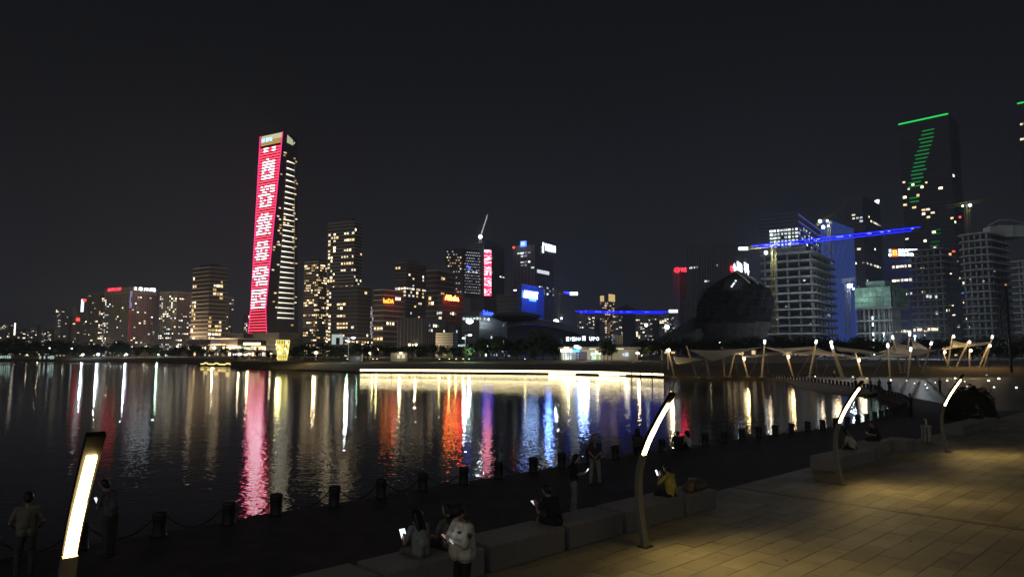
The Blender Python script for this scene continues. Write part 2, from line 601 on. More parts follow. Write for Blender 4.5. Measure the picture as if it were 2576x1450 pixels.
# granite paving slabs laid one by one (nearest in view are parts, the rest one mesh)
def paving_mat():
    m = bpy.data.materials.new('granite_paving')
    m.use_nodes = True
    t = m.node_tree
    b = t.nodes['Principled BSDF']
    b.inputs['Roughness'].default_value = 0.62
    oi = t.nodes.new('ShaderNodeObjectInfo')
    ge = t.nodes.new('ShaderNodeNewGeometry')
    ad = t.nodes.new('ShaderNodeMath')
    ad.operation = 'ADD'
    t.links.new(oi.outputs['Random'], ad.inputs[0])
    t.links.new(ge.outputs['Random Per Island'], ad.inputs[1])
    fr_ = t.nodes.new('ShaderNodeMath')
    fr_.operation = 'FRACT'
    t.links.new(ad.outputs[0], fr_.inputs[0])
    rp = t.nodes.new('ShaderNodeValToRGB')
    rp.color_ramp.elements[0].color = (0.19, 0.172, 0.125, 1)
    rp.color_ramp.elements[1].color = (0.30, 0.275, 0.20, 1)
    e_ = rp.color_ramp.elements.new(0.12)
    e_.color = (0.24, 0.217, 0.158, 1)
    t.links.new(fr_.outputs[0], rp.inputs['Fac'])
    def noise(s, lo, hi, det=6):
        nz = t.nodes.new('ShaderNodeTexNoise')
        nz.inputs['Scale'].default_value = s
        nz.inputs['Detail'].default_value = det
        t.links.new(ge.outputs['Position'], nz.inputs['Vector'])
        mr = t.nodes.new('ShaderNodeMapRange')
        mr.inputs['From Min'].default_value = 0.35
        mr.inputs['From Max'].default_value = 0.68
        mr.inputs['To Min'].default_value = lo
        mr.inputs['To Max'].default_value = hi
        t.links.new(nz.outputs['Fac'], mr.inputs['Value'])
        return mr.outputs[0]
    st_ = t.nodes.new('ShaderNodeTexNoise')
    st_.inputs['Scale'].default_value = 1.7
    st_.inputs['Detail'].default_value = 8
    st_.inputs['Roughness'].default_value = 0.65
    t.links.new(ge.outputs['Position'], st_.inputs['Vector'])
    sr_ = t.nodes.new('ShaderNodeMapRange')
    sr_.inputs['From Min'].default_value = 0.58
    sr_.inputs['From Max'].default_value = 0.70
    sr_.inputs['To Min'].default_value = 1.0
    sr_.inputs['To Max'].default_value = 0.62
    t.links.new(st_.outputs['Fac'], sr_.inputs['Value'])
    m0 = t.nodes.new('ShaderNodeMath')
    m0.operation = 'MULTIPLY'
    t.links.new(sr_.outputs[0], m0.inputs[0])
    t.links.new(noise(28, 0.85, 1.12, 3), m0.inputs[1])
    m1 = t.nodes.new('ShaderNodeMath')
    m1.operation = 'MULTIPLY'
    t.links.new(noise(0.55, 0.66, 1.14), m1.inputs[0])
    t.links.new(m0.outputs[0], m1.inputs[1])
    mx = t.nodes.new('ShaderNodeMix')
    mx.data_type = 'RGBA'
    mx.blend_type = 'MULTIPLY'
    mx.inputs['Factor'].default_value = 1
    t.links.new(rp.outputs['Color'], mx.inputs[6])
    t.links.new(m1.outputs[0], mx.inputs[7])
    t.links.new(mx.outputs[2], b.inputs['Base Color'])
    bp = t.nodes.new('ShaderNodeBump')
    bp.inputs['Strength'].default_value = 0.25
    bp.inputs['Distance'].default_value = 0.01
    t.links.new(noise(45, 0, 1, 4), bp.inputs['Height'])
    t.links.new(bp.outputs[0], b.inputs['Normal'])
    return m
PAVE = paving_mat()
plz = bpy.data.objects['plaza']
TL, TW_ = 1.5, 0.5
tiles = []
for j in range(0, 58):
    o = pe + 0.003 + (j + 0.5) * TW_
    off = (j % 2) * TL / 2 + rnd.uniform(-0.1, 0.1)
    for i in range(-14, 40):
        p = pl(i * TL + off, o)
        if p.y < 4.5:
            continue
        dp = p.y
        xx = CX + F * p.x / dp
        yy = 893 + F * ZC / dp
        if -150 < xx < 2780 and yy < 1560 and p.y < 60:
            tiles.append((p.y + abs(p.x) * 0.2, p))
tiles.sort(key=lambda q: q[0])
tm = MB()
tm.box((0, 0, -0.02), (TL - 0.014, TW_ - 0.012, 0.04))
tme = tm.mesh('paving_slab', PAVE)
arz = math.atan2(dl.y, dl.x)
rest = MB()
for n, (q, p) in enumerate(tiles):
    z = rnd.uniform(-0.003, 0.002)
    if n < 300:
        link('paving_slab', tme, plz, (p.x, p.y, z), arz)
    else:
        rest.box((p.x, p.y, z - 0.02), (TL - 0.014, TW_ - 0.012, 0.04), arz)
struct(rest.build('paving_slab', PAVE, plz), 'stuff')
# long drainage channel across the plaza
for k in range(16):
    p = pl(11.6, pe + 0.9 + k * 1.8)
    MB().box((p.x, p.y, 0.0), (0.26, 1.76, 0.016), arz).build('drain_cover', mat('drain_iron', (0.13, 0.115, 0.085), 0.6, var=0.3, vscale=5), plz)

# steps running down into the water on the far side of the bay
STEP = mat('step_stone', (0.13, 0.12, 0.105), 0.7, var=0.25, vscale=1.2)
fe = [Vector((p.x, p.y)) for p in edge_s if p.y > 86]
steps_root = link('waterside_steps', None, None, (0, 0, 0))
struct(steps_root)
for k in range(5):
    wdt = [0.2, 2.0, 3.8, 5.6, 7.4, 9.2]
    L_, Rr_ = [], []
    for i, p in enumerate(fe):
        tt = i / (len(fe) - 1)
        fade = max(0.05, math.sin(min(1, tt * 1.15 + 0.08) * math.pi)) * 0.75
        L_.append(Vector((p.x - wdt[k + 1] * fade, p.y - 1.2 * fade * k)))
        Rr_.append(Vector((p.x - 0.05, p.y)))
    z = ZD - 0.05 - k * 0.09
    m_ = MB()
    n = len(fe)
    vs = [(p.x, p.y, z) for p in L_] + [(p.x, p.y, z) for p in Rr_] + [(p.x, p.y, z - 0.6) for p in L_]
    fs = [(i, i + 1, n + i + 1, n + i) for i in range(n - 1)] + [(2 * n + i, 2 * n + i + 1, i + 1, i) for i in range(n - 1)]
    m_.add(vs, fs)
    m_.build('step', STEP, steps_root)

# distant wooded hill between the towers
HILL = mat('distant_hill', (0.012, 0.013, 0.016), 1.0)
hb = MB()
hp = [(1380, 846), (1440, 828), (1500, 806), (1548, 776), (1575, 765), (1600, 779), (1650, 806), (1720, 830), (1800, 850)]
n = len(hp)
vs = [pt(x, y, 2600) for x, y in hp] + [pt(x, 893, 2300) for x, y in hp] + [Vector((pt(x, 893, 3100).x, 3100, ZB)) for x, y in hp]
hb.add(vs, [(i + n, i + n + 1, i + 1, i) for i in range(n - 1)] + [(i, i + 1, i + 1 + 2 * n, i + 2 * n) for i in range(n - 1)])
struct(hb.build('hill', HILL, None, True))
# moon
mo = MB()
c = pt(2209, 508, 9000)
q = []
for i in range(25):
    a_ = -math.pi / 2 + math.pi * i / 24
    q.append((math.cos(a_), math.sin(a_)))
for i in range(1, 24):
    a_ = math.pi / 2 - math.pi * i / 24
    q.append((-math.cos(a_) * 0.25, math.sin(a_)))
rr = 36
ca, sa = math.cos(R(15)), math.sin(R(15))
fr_ = [(c.x + (x * ca - y * sa) * -rr, c.y, c.z + (x * sa + y * ca) * rr) for x, y in q]
bk = [(x, y + 40, z) for x, y, z in fr_]
nn = len(q)
mo.add(fr_ + bk, [tuple(range(nn)), tuple(range(2 * nn - 1, nn - 1, -1))] + [(i, (i + 1) % nn, nn + (i + 1) % nn, nn + i) for i in range(nn)])
tag(mo.build('moon', glow('moon_glow', (0.9, 0.96, 1.0), 3.0)), 'small bright half moon in the sky beside the green-lit tower', 'moon')

# ================================================================== BUILDINGS
RED_S = glow('red_sign', (1.0, 0.025, 0.05), 6.0)
WHITE_S = glow('white_sign', (0.75, 0.9, 1.0), 6.0)
ORANGE_S = glow('orange_sign', (1.0, 0.22, 0.02), 7.0)
BLUE_S = glow('blue_sign', (0.015, 0.04, 1.0), 10.0)
BLUEL = glow('blue_led', (0.004, 0.006, 1.0), 8.0)
LBLUE_S = glow('light_blue_sign', (0.35, 0.65, 1.0), 2.6)
GREEN_S = glow('green_led', (0.02, 0.55, 0.10), 0.55)
CREAM_S = glow('cream_light', (1.0, 0.93, 0.62), 1.0)
REDLAMP = glow('red_beacon', (1.0, 0.04, 0.03), 5.0)

# --- far low city on the left
for i, (a_, b_, y_, lb) in enumerate([(-60, 29, 813, 'dim low block at the extreme left edge of the far shore'), (30, 61, 824, 'dim block right of the white light pillar, far left skyline'),
                                      (62, 97, 814, 'faint grey slab block third from the left edge of the skyline'), (98, 134, 827, 'lowest faint block left of the dark apartment cluster')]):
    tower(lb, a_, b_ - 8, b_, y_, 1700 + i * 40, 25, 'grid', 3.2, 5.5, 0.16, 0.16, PALEW + COOL[3:], GREYB, GREYB, name='apartment_block', cat='apartment block')
r_, fl_, fr_, zt_ = tower('slim dark block topped by a glowing white light pillar, far left', 33, 40, 47, 842, 1500, 30, 'grid', 3.4, 5, 0.1, 0.1, PALEW, GREYB, GREYB, name='apartment_block', cat='apartment block')
panel(r_, fl_, 35.5, 812, 40, 842, glow('pillar_light', (1, 0.88, 0.7), 3.0), 'light_column', 0.5, 1.0)
for a_, c_, b_, y_, D_, lb in [(134, 148, 156, 774, 1500, 'dim apartment tower, leftmost of the brownish cluster'), (150, 166, 177, 791, 1380, 'short dim apartment block in front of the leftmost brown cluster'),
                               (175, 188, 198, 770, 1480, 'dim apartment tower left of the red rooftop beacon'), (200, 214, 226, 793, 1250, 'tan apartment block below the white vertical light and red beacon')]:
    r_, fl_, fr_, zt_ = tower(lb, a_, c_, b_, y_, D_, 28, 'grid', 3.1, 4.2, 0.10, 0.06, PALEW, BROWN if a_ > 160 else TAUPE, TAUPE, name='apartment_tower', cat='apartment tower')
    if a_ == 175:
        panel(r_, fr_, 191, 800, 199, 806, REDLAMP, 'beacon', 1.0, 2)
panel(r_, fl_, 205, 752, 212, 784, glow('blue_white_light', (0.75, 0.9, 1.0), 2.2), 'light_column', 1.0, 1.5)
panel(r_, fl_, 211, 752, 217, 758, REDLAMP, 'beacon', 1.2, 2)
tower('tan stepped apartment tower with balconies left of the signed block', 214, 242, 259, 734, 1150, 32, 'grid', 3.1, 3.4, 0.05, 0.32, PALEW, BROWN, BROWN, name='apartment_tower', cat='apartment tower')
for i in range(20):
    r0 = BUILD['tan stepped apartment tower with balconies left of the signed block']
    MB().box((-r0[1].L * 0.86 * math.cos(R(32)) - 1, r0[1].L * 0.86 * math.sin(R(32)) - 1.5, 6 + i * 5), (7, 3, 1.1), r0[1].rz).build('balcony', BROWN, r0[0])
def lit5(fi, ff, bf):
    if fi == 0:
        return (0.33 if bf < 0.22 else 0.04) + (0.35 if ff < 0.09 and bf > 0.2 else 0)
    return 0.07 if ff > 0.1 else 0.02
r_, fl_, fr_, zt_ = tower('broad tan apartment block with red sign and white rooftop lettering', 254, 319, 386, 721, 1050, 30, 'grid', 3.2, 3.6, wm=PALEW + COOL[:2], body=BROWN, slabm=TAUPE, lit=lit5, name='apartment_tower', cat='apartment tower', skip_top=3)
sign(r_, fl_, '晶晖之家', 272, 722, 306, 732, RED_S)
sign(r_, fr_, '三', 337, 722, 344, 728, WHITE_S)
sign(r_, fr_, '湘', 348, 722, 357, 730, WHITE_S)
sign(r_, fr_, '海', 361, 724, 374, 731, WHITE_S)
sign(r_, fr_, '尚', 376, 724, 390, 732, WHITE_S)
for i in range(30):
    y_ = 733 + i * 4.6
    m_ = glow('string_violet', (0.45, 0.45, 1.0), 0.8) if i < 9 else glow('string_red', (1.0, 0.05, 0.12), 0.22)
    panel(r_, fr_, 327 - i * 0.25, y_, 327 - i * 0.25 + rnd.choice([3, 5, 6]), y_ + 2.2, m_, 'corner_light', 0.5, 0.4)
tower('pale apartment pair speckled with small lights left of the ribbed tower', 395, 439, 481, 731, 1000, 22, 'grid', 3.1, 3.6, 0.20, 0.20, PALEW + COOL[:2], GREYB, GREYB, name='apartment_tower', cat='apartment tower')
def lit7(fi, ff, bf):
    if ff < 0.06:
        return 0.1
    if fi == 0:
        return (0.55 if bf < 0.3 else 0.03) * (0.9 if int(ff * 31) % 3 != 1 else 0.1)
    band = 0.62 < ff < 0.8 or 0.17 < ff < 0.47
    return (0.75 if band and int(ff * 31) % 4 != 2 and 0.0 < bf < 0.85 else 0.05)
tower('ribbed tower with dark roof box left of the red-lit skyscraper', 477, 520, 563, 671, 900, 34, 'slab', 5.2, 4.6, wm=WARM, lit=lit7, name='residential_tower', cat='tower', top=(0.6, 5), body=GLASSR, slabm=SLAB, wh=0.6)
tower('slim pale apartment slab just right of the ribbed tower', 560, 571, 583, 746, 1150, 30, 'grid', 3.1, 4, 0.2, 0.3, PALEW, PALE, PALE, name='apartment_tower', cat='apartment tower')
tower('thin dark apartment block at the left foot of the red-lit skyscraper', 608, 620, 634, 788, 1250, 30, 'grid', 3.2, 3.6, 0.3, 0.35, PALEW, GREYB, GREYB, name='apartment_tower', cat='apartment tower')

# --- red LED skyscraper (faceted)
D0 = 1060.0
def edge_pts(tbl):
    return tbl
zt = pt(711, 332, D0).z
rows_ = []                                             # (z, A, B, C) left edge, fold, right edge
for (yb, ax, bx, cx_) in [(332, 655, 711, 748), (775, 631, 668.5, 748.5), (848, 624, 671, 750)]:
    z = pt(bx, yb, D0).z
    def at(px, Y, z):
        dep = Y * cp + (z - ZC) * sp
        return Vector(((px - CX) / F * dep, Y, z))
    rows_.append((z, at(ax, D0 + 24, z), at(bx, D0, z), at(cx_, D0 + 30, z)))
def rowat(z):
    for (z1, A1, B1, C1), (z0, A0, B0, C0) in zip(rows_, rows_[1:]):
        if z >= z0 or z0 == rows_[-1][0]:
            k = (z - z0) / (z1 - z0)
            return A0.lerp(A1, k), B0.lerp(B1, k), C0.lerp(C1, k)
base_z = rows_[-1][0]
rt = thing('led_skyscraper', 'tallest tower with red LED facade and white characters, left of centre', 'skyscraper', (rows_[-1][2].x, D0, ZB))
O = Vector(rt.location)
vs, fs = [], []
zs = [base_z - 20 + (zt - base_z + 20) * k / 40 for k in range(41)]
for z in zs:
    A_, B_, C_ = rowat(z)
    E_ = A_ + C_ - B_
    vs += [p - O for p in (A_, B_, C_, E_)]
for i in range(len(zs) - 1):
    for k in range(4):
        fs.append((i * 4 + k, i * 4 + (k + 1) % 4, (i + 1) * 4 + (k + 1) % 4, (i + 1) * 4 + k))
fs.append((len(vs) - 4, len(vs) - 3, len(vs) - 2, len(vs) - 1))
MB().add(vs, fs).build('facade', mat('plum_glass', (0.05, 0.035, 0.05), 0.3, var=0.3, vscale=0.05), rt)
REDBAR = glow('red_led', (1.0, 0.05, 0.09), 3.8)
REDDIM = glow('red_led_dim', (0.5, 0.0, 0.03), 0.35)
WHTLED = glow('white_led', (1.0, 0.72, 0.86), 5.0)
PINKE = glow('pink_edge_led', (1.0, 0.03, 0.22), 1.6)
def strip_on(p0, p1, h, th, out, m, name, parent):
    d = (p1 - p0)
    n_ = Vector((d.y, -d.x, 0)).normalized()
    mid = (p0 + p1) / 2 + n_ * out - O
    L = d.to_2d().length
    a_ = math.atan2(d.y, d.x)
    return MB().box(mid, (L, th, h), a_).build(name, m, parent)
CH = ['...#..../.######./.######./.######./.##.###./.#...##./.######./.######.', '.#.#####/.##.#.##/..##..##/######../.#...###/.#.#.##./.##..##./.######.',
      '..#.##../.#######/######.#/.##.###./####.###/.#######/###..##./######.#', '.######./.##..##./########/.#.#..#./.######./########/.##.###.',
      '.######./###.####/#.##..##/########/.#.#.##./..######/..#.####', '########/########/#.#.#..#/###..###/########/##....##/########']
starts = [4, 14, 24, 34, 43, 51]
def zrow(i):                                            # 67 LED bars, one per storey
    return base_z + 6.5 + (66 - i) * ((zt - 22 - base_z - 6.5) / 66)
for i in range(67):
    z = zrow(i)
    A_, B_, C_ = rowat(z)
    bar_ = strip_on(A_.lerp(B_, 0.03), A_.lerp(B_, 0.97), 1.75 if i < 57 else 1.1, 0.5, 0.5, REDBAR, 'led_bar', rt)
    if i < 2:
        strip_on(A_.lerp(B_, 0.22), A_.lerp(B_, 0.42), 1.9, 0.5, 0.9, WHTLED, 'white_led_run', bar_)
        strip_on(A_.lerp(B_, 0.6), A_.lerp(B_, 0.75), 1.9, 0.5, 0.9, WHTLED, 'white_led_run', bar_)
    for ch, s0 in zip(CH, starts):
        rowsc = ch.split('/')
        if s0 <= i < s0 + len(rowsc):
            row = rowsc[i - s0]
            j = 0
            lo, hi = (0.10, 0.88) if s0 < 40 else (0.04, 0.96)
            while j < 8:
                if row[j] == '#':
                    k = j
                    while k < 8 and row[k] == '#':
                        k += 1
                    strip_on(A_.lerp(B_, lo + (hi - lo) * j / 8), A_.lerp(B_, lo + (hi - lo) * k / 8), 1.8, 0.5, 0.9, WHTLED, 'white_led_run', bar_)
                    j = k
                else:
                    j += 1
# dim red face between the bars
za, zb_ = zrow(66) - 3, zrow(0) + 3
vs = []
zl = [za + (zb_ - za) * k / 39 for k in range(40)]
for z in zl:
    A_, B_, C_ = rowat(z)
    n_ = Vector(((B_ - A_).y, -(B_ - A_).x, 0)).normalized() * 0.2
    vs += [A_.lerp(B_, 0.02) + n_ - O, A_.lerp(B_, 0.98) + n_ - O]
MB().add(vs, [(2 * k, 2 * k + 1, 2 * k + 3, 2 * k + 2) for k in range(39)]).build('led_screen', REDDIM, rt)
for w_ in (0, 1):
    pts_ = []
    for z in (za, rows_[1][0], zt):
        q = rowat(z)
        pts_.append((q[w_] if w_ else q[0]) - O + Vector((0, -0.8, 0)))
    MB().tube(pts_, 0.9, 5).build('edge_light', PINKE, rt)
# crown: pale soffit, gold louvres, blue sign
def quad_on(z0, z1, k0, k1, m, name, fc=0, out=0.5, z0b=None, z1b=None):
    vs = []
    for z, k in ((z0, k0), (z0b if z0b is not None else z0, k1), (z1b if z1b is not None else z1, k1), (z1, k0)):
        A_, B_, C_ = rowat(z)
        p, q = (A_, B_) if fc == 0 else (B_, C_)
        n_ = Vector(((q - p).y, -(q - p).x, 0)).normalized() * out
        vs.append(p.lerp(q, k) + n_ - O)
    vs += [p + Vector((0, 1.0, 0)) for p in vs]
    return MB().add(vs, [(0, 1, 2, 3), (7, 6, 5, 4), (0, 4, 5, 1), (1, 5, 6, 2), (2, 6, 7, 3), (3, 7, 4, 0)]).build(name, m, rt)
quad_on(zt - 8.5, zt - 0.3, 0.06, 0.97, glow('crown_soffit', (0.95, 0.92, 0.55), 0.75), 'crown_soffit')
for i in range(3):
    quad_on(zt - 16 + i * 2.5, zt - 14.6 + i * 2.5, 0.06, 0.96, glow('gold_louvre', (1.0, 0.62, 0.18), 0.8), 'crown_louvre', 0, 0.6)
fA, fB, _ = rowat(zt - 14)
ff_ = Face(fA.to_2d(), (fB - fA).to_2d(), (fB - fA).to_2d().length)
for tx, x0, x1 in (('凯', 660, 670), ('鹏', 671, 679), ('瑞', 680, 687)):
    s_ = sign(rt, ff_, tx, x0, 349 - (x0 - 660) * 0.2, x1, 361 - (x0 - 660) * 0.2, LBLUE_S, out=2.0)
quad_on(zt - 14, zt - 1.5, 0.3, 0.68, glow('crown_window_glow', (0.85, 0.95, 0.6), 0.6), 'crown_window', 1, 0.5, zt - 15, zt - 6.5)
quad_on(zt - 15.5, zt - 14, 0.62, 0.8, MATS['crown_window_glow'], 'crown_window', 1, 0.52, zt - 11, zt - 8)
# lit canopy ledges on the right-hand facet
for i in range(30):
    y_ = 412 + i * (805 - 412) / 29 if i else 412
    k = i / 29
    z = pt(700, 408 + 392 * (k ** 0.93), D0 + 15).z
    A_, B_, C_ = rowat(z)
    x0 = 721 - 25 * k
    kk0 = (x0 - px_of(B_)) / (px_of(C_) - px_of(B_))
    kk1 = (741 - 2 * k - px_of(B_)) / (px_of(C_) - px_of(B_))
    p0, p1 = B_.lerp(C_, kk0), B_.lerp(C_, kk1)
    n_ = Vector(((p1 - p0).y, -(p1 - p0).x, 0)).normalized()
    vs = [p0 - O, p1 - O, p1 + n_ * 0.5 - O, p0 + n_ * 2.0 - O]
    up = Vector((0, 0, 1.5))
    vs2 = [vs[0] + up * 1.0, vs[1] + up * 0.3, vs[2] + up * 0.3, vs[3] + up]
    MB().add(vs + vs2, [(3, 2, 1, 0), (4, 5, 6, 7), (0, 1, 5, 4), (1, 2, 6, 5), (2, 3, 7, 6), (3, 0, 4, 7)]).build('canopy_ledge', glow('ledge_light', (1.0, 0.95, 0.72), 2.0), rt)
for x0, x1 in ((721, 696), (741, 739)):
    p = []
    for k, y_ in ((0, 410), (1, 806)):
        z = pt(700, y_, D0 + 15).z
        A_, B_, C_ = rowat(z)
        kk = ((x0, x1)[k] - px_of(B_)) / (px_of(C_) - px_of(B_))
        p.append(B_.lerp(C_, kk) + Vector((0.3, -0.9, 0)) - O)
    MB().tube(p, 0.35, 4).build('facade_rail', SLAB, rt)
wm0 = {}
for i in range(48):
    z = zrow(rnd.randint(0, 64)) if i % 3 else zrow(rnd.choice([2, 3, 7, 26, 27, 28, 29, 30, 33, 34, 35, 55]))
    A_, B_, C_ = rowat(z)
    k = rnd.choice([rnd.uniform(0.05, 0.35), rnd.uniform(0.8, 0.96), rnd.uniform(0.05, 0.95)])
    p = B_.lerp(C_, k)
    n_ = Vector(((C_ - B_).y, -(C_ - B_).x, 0)).normalized()
    m_ = rnd.choice(WARM[:2] + [WARM[3], WARM[1]])
    if m_.name not in wm0:
        wm0[m_.name] = MB().box((0, 0, 0), (3.4, 0.4, 2.0)).mesh('window', m_)
    link('window', wm0[m_.name], rt, p + n_ * 0.3 - O, math.atan2((C_ - B_).y, (C_ - B_).x))
# podium of the skyscraper
for x0, xc, x1, y_, D_, lb in [(634, 700, 768, 836, 985, 'dark banded podium below the red LED facade'), (560, 610, 652, 838, 1000, 'dark frame-fronted podium left of the red LED facade foot')]:
    tower(lb, x0, xc, x1, y_, D_, 25, 'slab', 6, 8, 0.06, 0.08, WARM, GLASSR, SLABD, name='podium', cat='podium')

# --- middle cluster
tower('mid-rise warm-windowed tower between skyscraper and taller ribbed tower', 760, 795, 825, 657, 1010, 30, 'slab', 3.6, 3.2, 0.40, 0.32, WARM + [WARM[1]], GLASSR, SLAB, top=(0.6, 4), name='residential_tower')
def lit_m2(fi, ff, bf):
    if fi == 0:
        if ff > 0.9:
            return 0
        return 0.6 if (bf < 0.3 and r_m2.random() < 0.65) else (0.75 if bf > 0.45 and int(ff * 41) in (37, 36, 34, 31, 29, 27, 25, 20, 17, 15, 14, 12, 10) else 0.04)
    return 0.12
r_m2 = random.Random(5)
tower('tall ribbed tower with bright window bands right of the skyscraper', 818, 885, 905, 556, 950, 24, 'slab', 4.6, 4.2, wm=WARM[:1] + WARM[2:], lit=lit_m2, top=(0.62, 6), name='residential_tower', wh=0.6)
def lit_m3(fi, ff, bf):
    if fi == 0:
        return 0.85 if (0.25 < bf < 0.62 and int(ff * 18) in (13, 12, 10, 8, 7, 5)) else (0.5 if bf < 0.12 else 0.02)
    return 0.06
tower('squat dark tower with stacked bright windows before the tall ribbed tower', 823, 896, 931, 719, 800, 26, 'slab', 4.4, 4.0, wm=WARM, lit=lit_m3, name='office_block', cat='office block', over=0.6, slabm=SLABD)
r_ = thing('light_column', 'slim flickering pink and white light column between two office blocks', 'light column', pt(934, 853, 790))
r_.location.z = ZB
MB().box((0, 1.2, 29), (3.6, 1.0, 58)).build('mast', DARKM, r_)
for i in range(46):
    z = 2 + i * 1.2
    m_ = glow('column_pink', (1.0, 0.45, 0.55), 0.9) if (i % 7 in (1, 4)) else glow('column_white', (0.85, 0.85, 1.0), 0.7)
    MB().box((rnd.uniform(-1.2, 1.2), 0, z), (rnd.uniform(0.8, 2.0), 0.4, 0.7), 0.0).build('light_tile', m_, r_)
r4 = tower('banded office block with orange lettering and reddish right side', 938, 962, 1012, 728, 780, 32, 'slab', 5.6, 4.5, 0.25, 0.03, WARM, GLASSR, SLAB, name='office_block', cat='office block')
sign(r4[0], r4[2], 'lusDA', 963, 752, 989, 761, ORANGE_S)
p = r4[2].at(r4[2].L * 0.3, 0, 9)
lamp('sign_light', 'POINT', p - Vector(r4[0].location) + Vector((0, 0, pt(975, 757, 780).z)), 2600, (1.0, 0.12, 0.05), r4[0], 3)
def lit_m5(fi, ff, bf):
    if 0.6 < ff < 0.72:
        return 0.8 if fi == 0 and bf > 0.05 else 0.35
    return 0.08
tower('stepped dark tower with a bright upper band behind the orange sign', 990, 1019, 1069, 659, 860, 30, 'slab', 4.2, 4, wm=WARM + COOL[:1], lit=lit_m5, top=(0.5, 4), name='residential_tower', slabm=SLABD)
tower('dark tiered tower left of the faceted perforated block', 1069, 1097, 1141, 679, 910, 30, 'slab', 6.5, 4, 0.07, 0.07, WARM, GLASSR, SLAB, name='office_block', cat='office block')
r6 = tower('reddish block with bright red lettering below the perforated block', 1100, 1112, 1164, 741, 830, 34, 'slab', 6, 4.2, 0.3, 0.05, PALEW, GLASSR, SLABD, name='office_block', cat='office block')
sign(r6[0], r6[2], 'Alibaba', 1118, 744, 1153, 754, glow('red_hot_sign', (1.0, 0.17, 0.03), 28.0))
p = r6[2].at(r6[2].L * 0.5, 0, 12)
lamp('sign_light', 'POINT', p - Vector(r6[0].location) + Vector((0, 0, pt(1135, 749, 830).z)), 8000, (1.0, 0.06, 0.03), r6[0], 4)

# perforated faceted block with chamfered underside
D_ = 870
rt7 = thing('perforated_block', 'faceted dark block with rows of white dashes and undercut left side', 'office block', pt(1164, 893, D_))
O7 = Vector(rt7.location)
def p7(px, py, Y):
    return pt(px, py, Y) - O7
back = 40
prof_l = [(1120, 627), (1121, 664), (1141, 690), (1143, 742)]
prof_c = [(1164, 625), (1164, 664), (1164, 690), (1164, 742)]
prof_r = [(1206, 632), (1206, 664), (1206, 690), (1206, 742)]
vs = [p7(*q, D_ + 14) for q in prof_l] + [p7(*q, D_) for q in prof_c] + [p7(*q, D_ + 16) for q in prof_r]
vs += [v + Vector((0, back, 0)) for v in vs[:4]] + [v + Vector((0, back, 0)) for v in vs[8:12]]
fs = []
for i in range(3):
    fs += [(i + 1, 4 + i + 1, 4 + i, i), (4 + i + 1, 8 + i + 1, 8 + i, 4 + i), (12 + i, 12 + i + 1, i + 1, i), (8 + i, 8 + i + 1, 16 + i + 1, 16 + i)]
fs += [(0, 4, 8, 16, 12), (3, 15, 19, 11, 7)]
MB().add(vs, fs).build('facade', mat('black_perforated_panel', (0.03, 0.03, 0.035), 0.4), rt7)
dash = glow('white_dash', (0.85, 0.88, 1.0), 0.5)
fR = Face(p7(1164, 693, D_).to_2d() + O7.to_2d(), (pt(1206, 693, D_ + 16) - pt(1164, 693, D_)).to_2d(), 10)
for i in range(15):
    for j in range(7):
        s_ = 1168 + j * 5.6 + (i % 2) * 2.4
        y_ = 633 + i * 7.2 + j * 0.45
        if s_ < 1205 and rnd.random() < 0.93:
            panel(rt7, fR, s_, y_, s_ + 3.1, y_ + 1.7, dash if (i < 3 or rnd.random() < 0.55) else glow('dim_dash', (0.8, 0.85, 1.0), 0.22), 'facade_dash', 0.3)
fL = Face(pt(1120, 640, D_ + 14).to_2d(), (pt(1164, 640, D_) - pt(1120, 640, D_ + 14)).to_2d(), 10)
for i in range(15):
    for j in range(6):
        s_ = 1124 + j * 6.6 + (i % 2) * 3
        y_ = 631 + i * 7.2
        xmin = 1121 if y_ < 664 else (1121 + (y_ - 664) * 0.8 if y_ < 690 else 1143)
        if s_ > xmin + 1.5 and s_ < 1160 and rnd.random() < 0.6:
            panel(rt7, fL, s_, y_, s_ + 2.8, y_ + 3.2, rnd.choice([WARM[0], WARM[1], dash, dash, MATS['lit_window_dim']]), 'window', 0.3)
for k, (x_, y_) in enumerate([(1174, 668), (1178, 672), (1176, 681), (1188, 682), (1196, 683)]):
    panel(rt7, fR, x_, y_, x_ + 4, y_ + 3.4, BLUE_S if k < 2 else COOL[0], 'window', 0.4)
# dark tower behind, LED ribbon and lattice
r8 = tower('dark tower with red and white LED ribbon, crane on its roof', 1183, 1217, 1268, 610, 960, 25, 'thin', 4, 5, 0.02, 0.02, COOL, GLASSB, SLABD, name='office_tower', top=(0.75, 5))
fx = Face(pt(1217, 680, 900).to_2d(), (1, 0), 30)
O8 = Vector(r8[0].location)
for i in range(58):
    y_ = 628 + i * 2.0
    for j in range(4):
        c_ = rnd.random()
        m_ = glow('ribbon_red', (1.0, 0.03, 0.1), 2.6) if (c_ < 0.45 or i % 14 in (4, 5, 6)) else glow('ribbon_white', (1.0, 0.7, 0.85), 2.0)
        panel(r8[0], fx, 1217.5 + j * 4.6, y_, 1221.8 + j * 4.6, y_ + 1.8, m_, 'led_tile', 0.4, 0.3)
panel(r8[0], fx, 1217, 626, 1237, 745, mat('ribbon_back', (0.05, 0.02, 0.03), 0.6), 'ribbon_backing', -0.3, 0.6)
lt = MB()
for i in range(8):
    ya, yb2 = 640 + i * 13, 653 + i * 13
    lt.tube([pt(1206, ya, 898) - O8, pt(1216, yb2, 898) - O8], 0.4, 4)
    lt.tube([pt(1216, ya, 898) - O8, pt(1206, yb2, 898) - O8], 0.4, 4)
lt.tube([pt(1206, 630, 898) - O8, pt(1206, 745, 898) - O8], 0.5, 4)
lt.build('lattice_brace', mat('lattice_pink', (0.3, 0.2, 0.22), 0.6), r8[0])

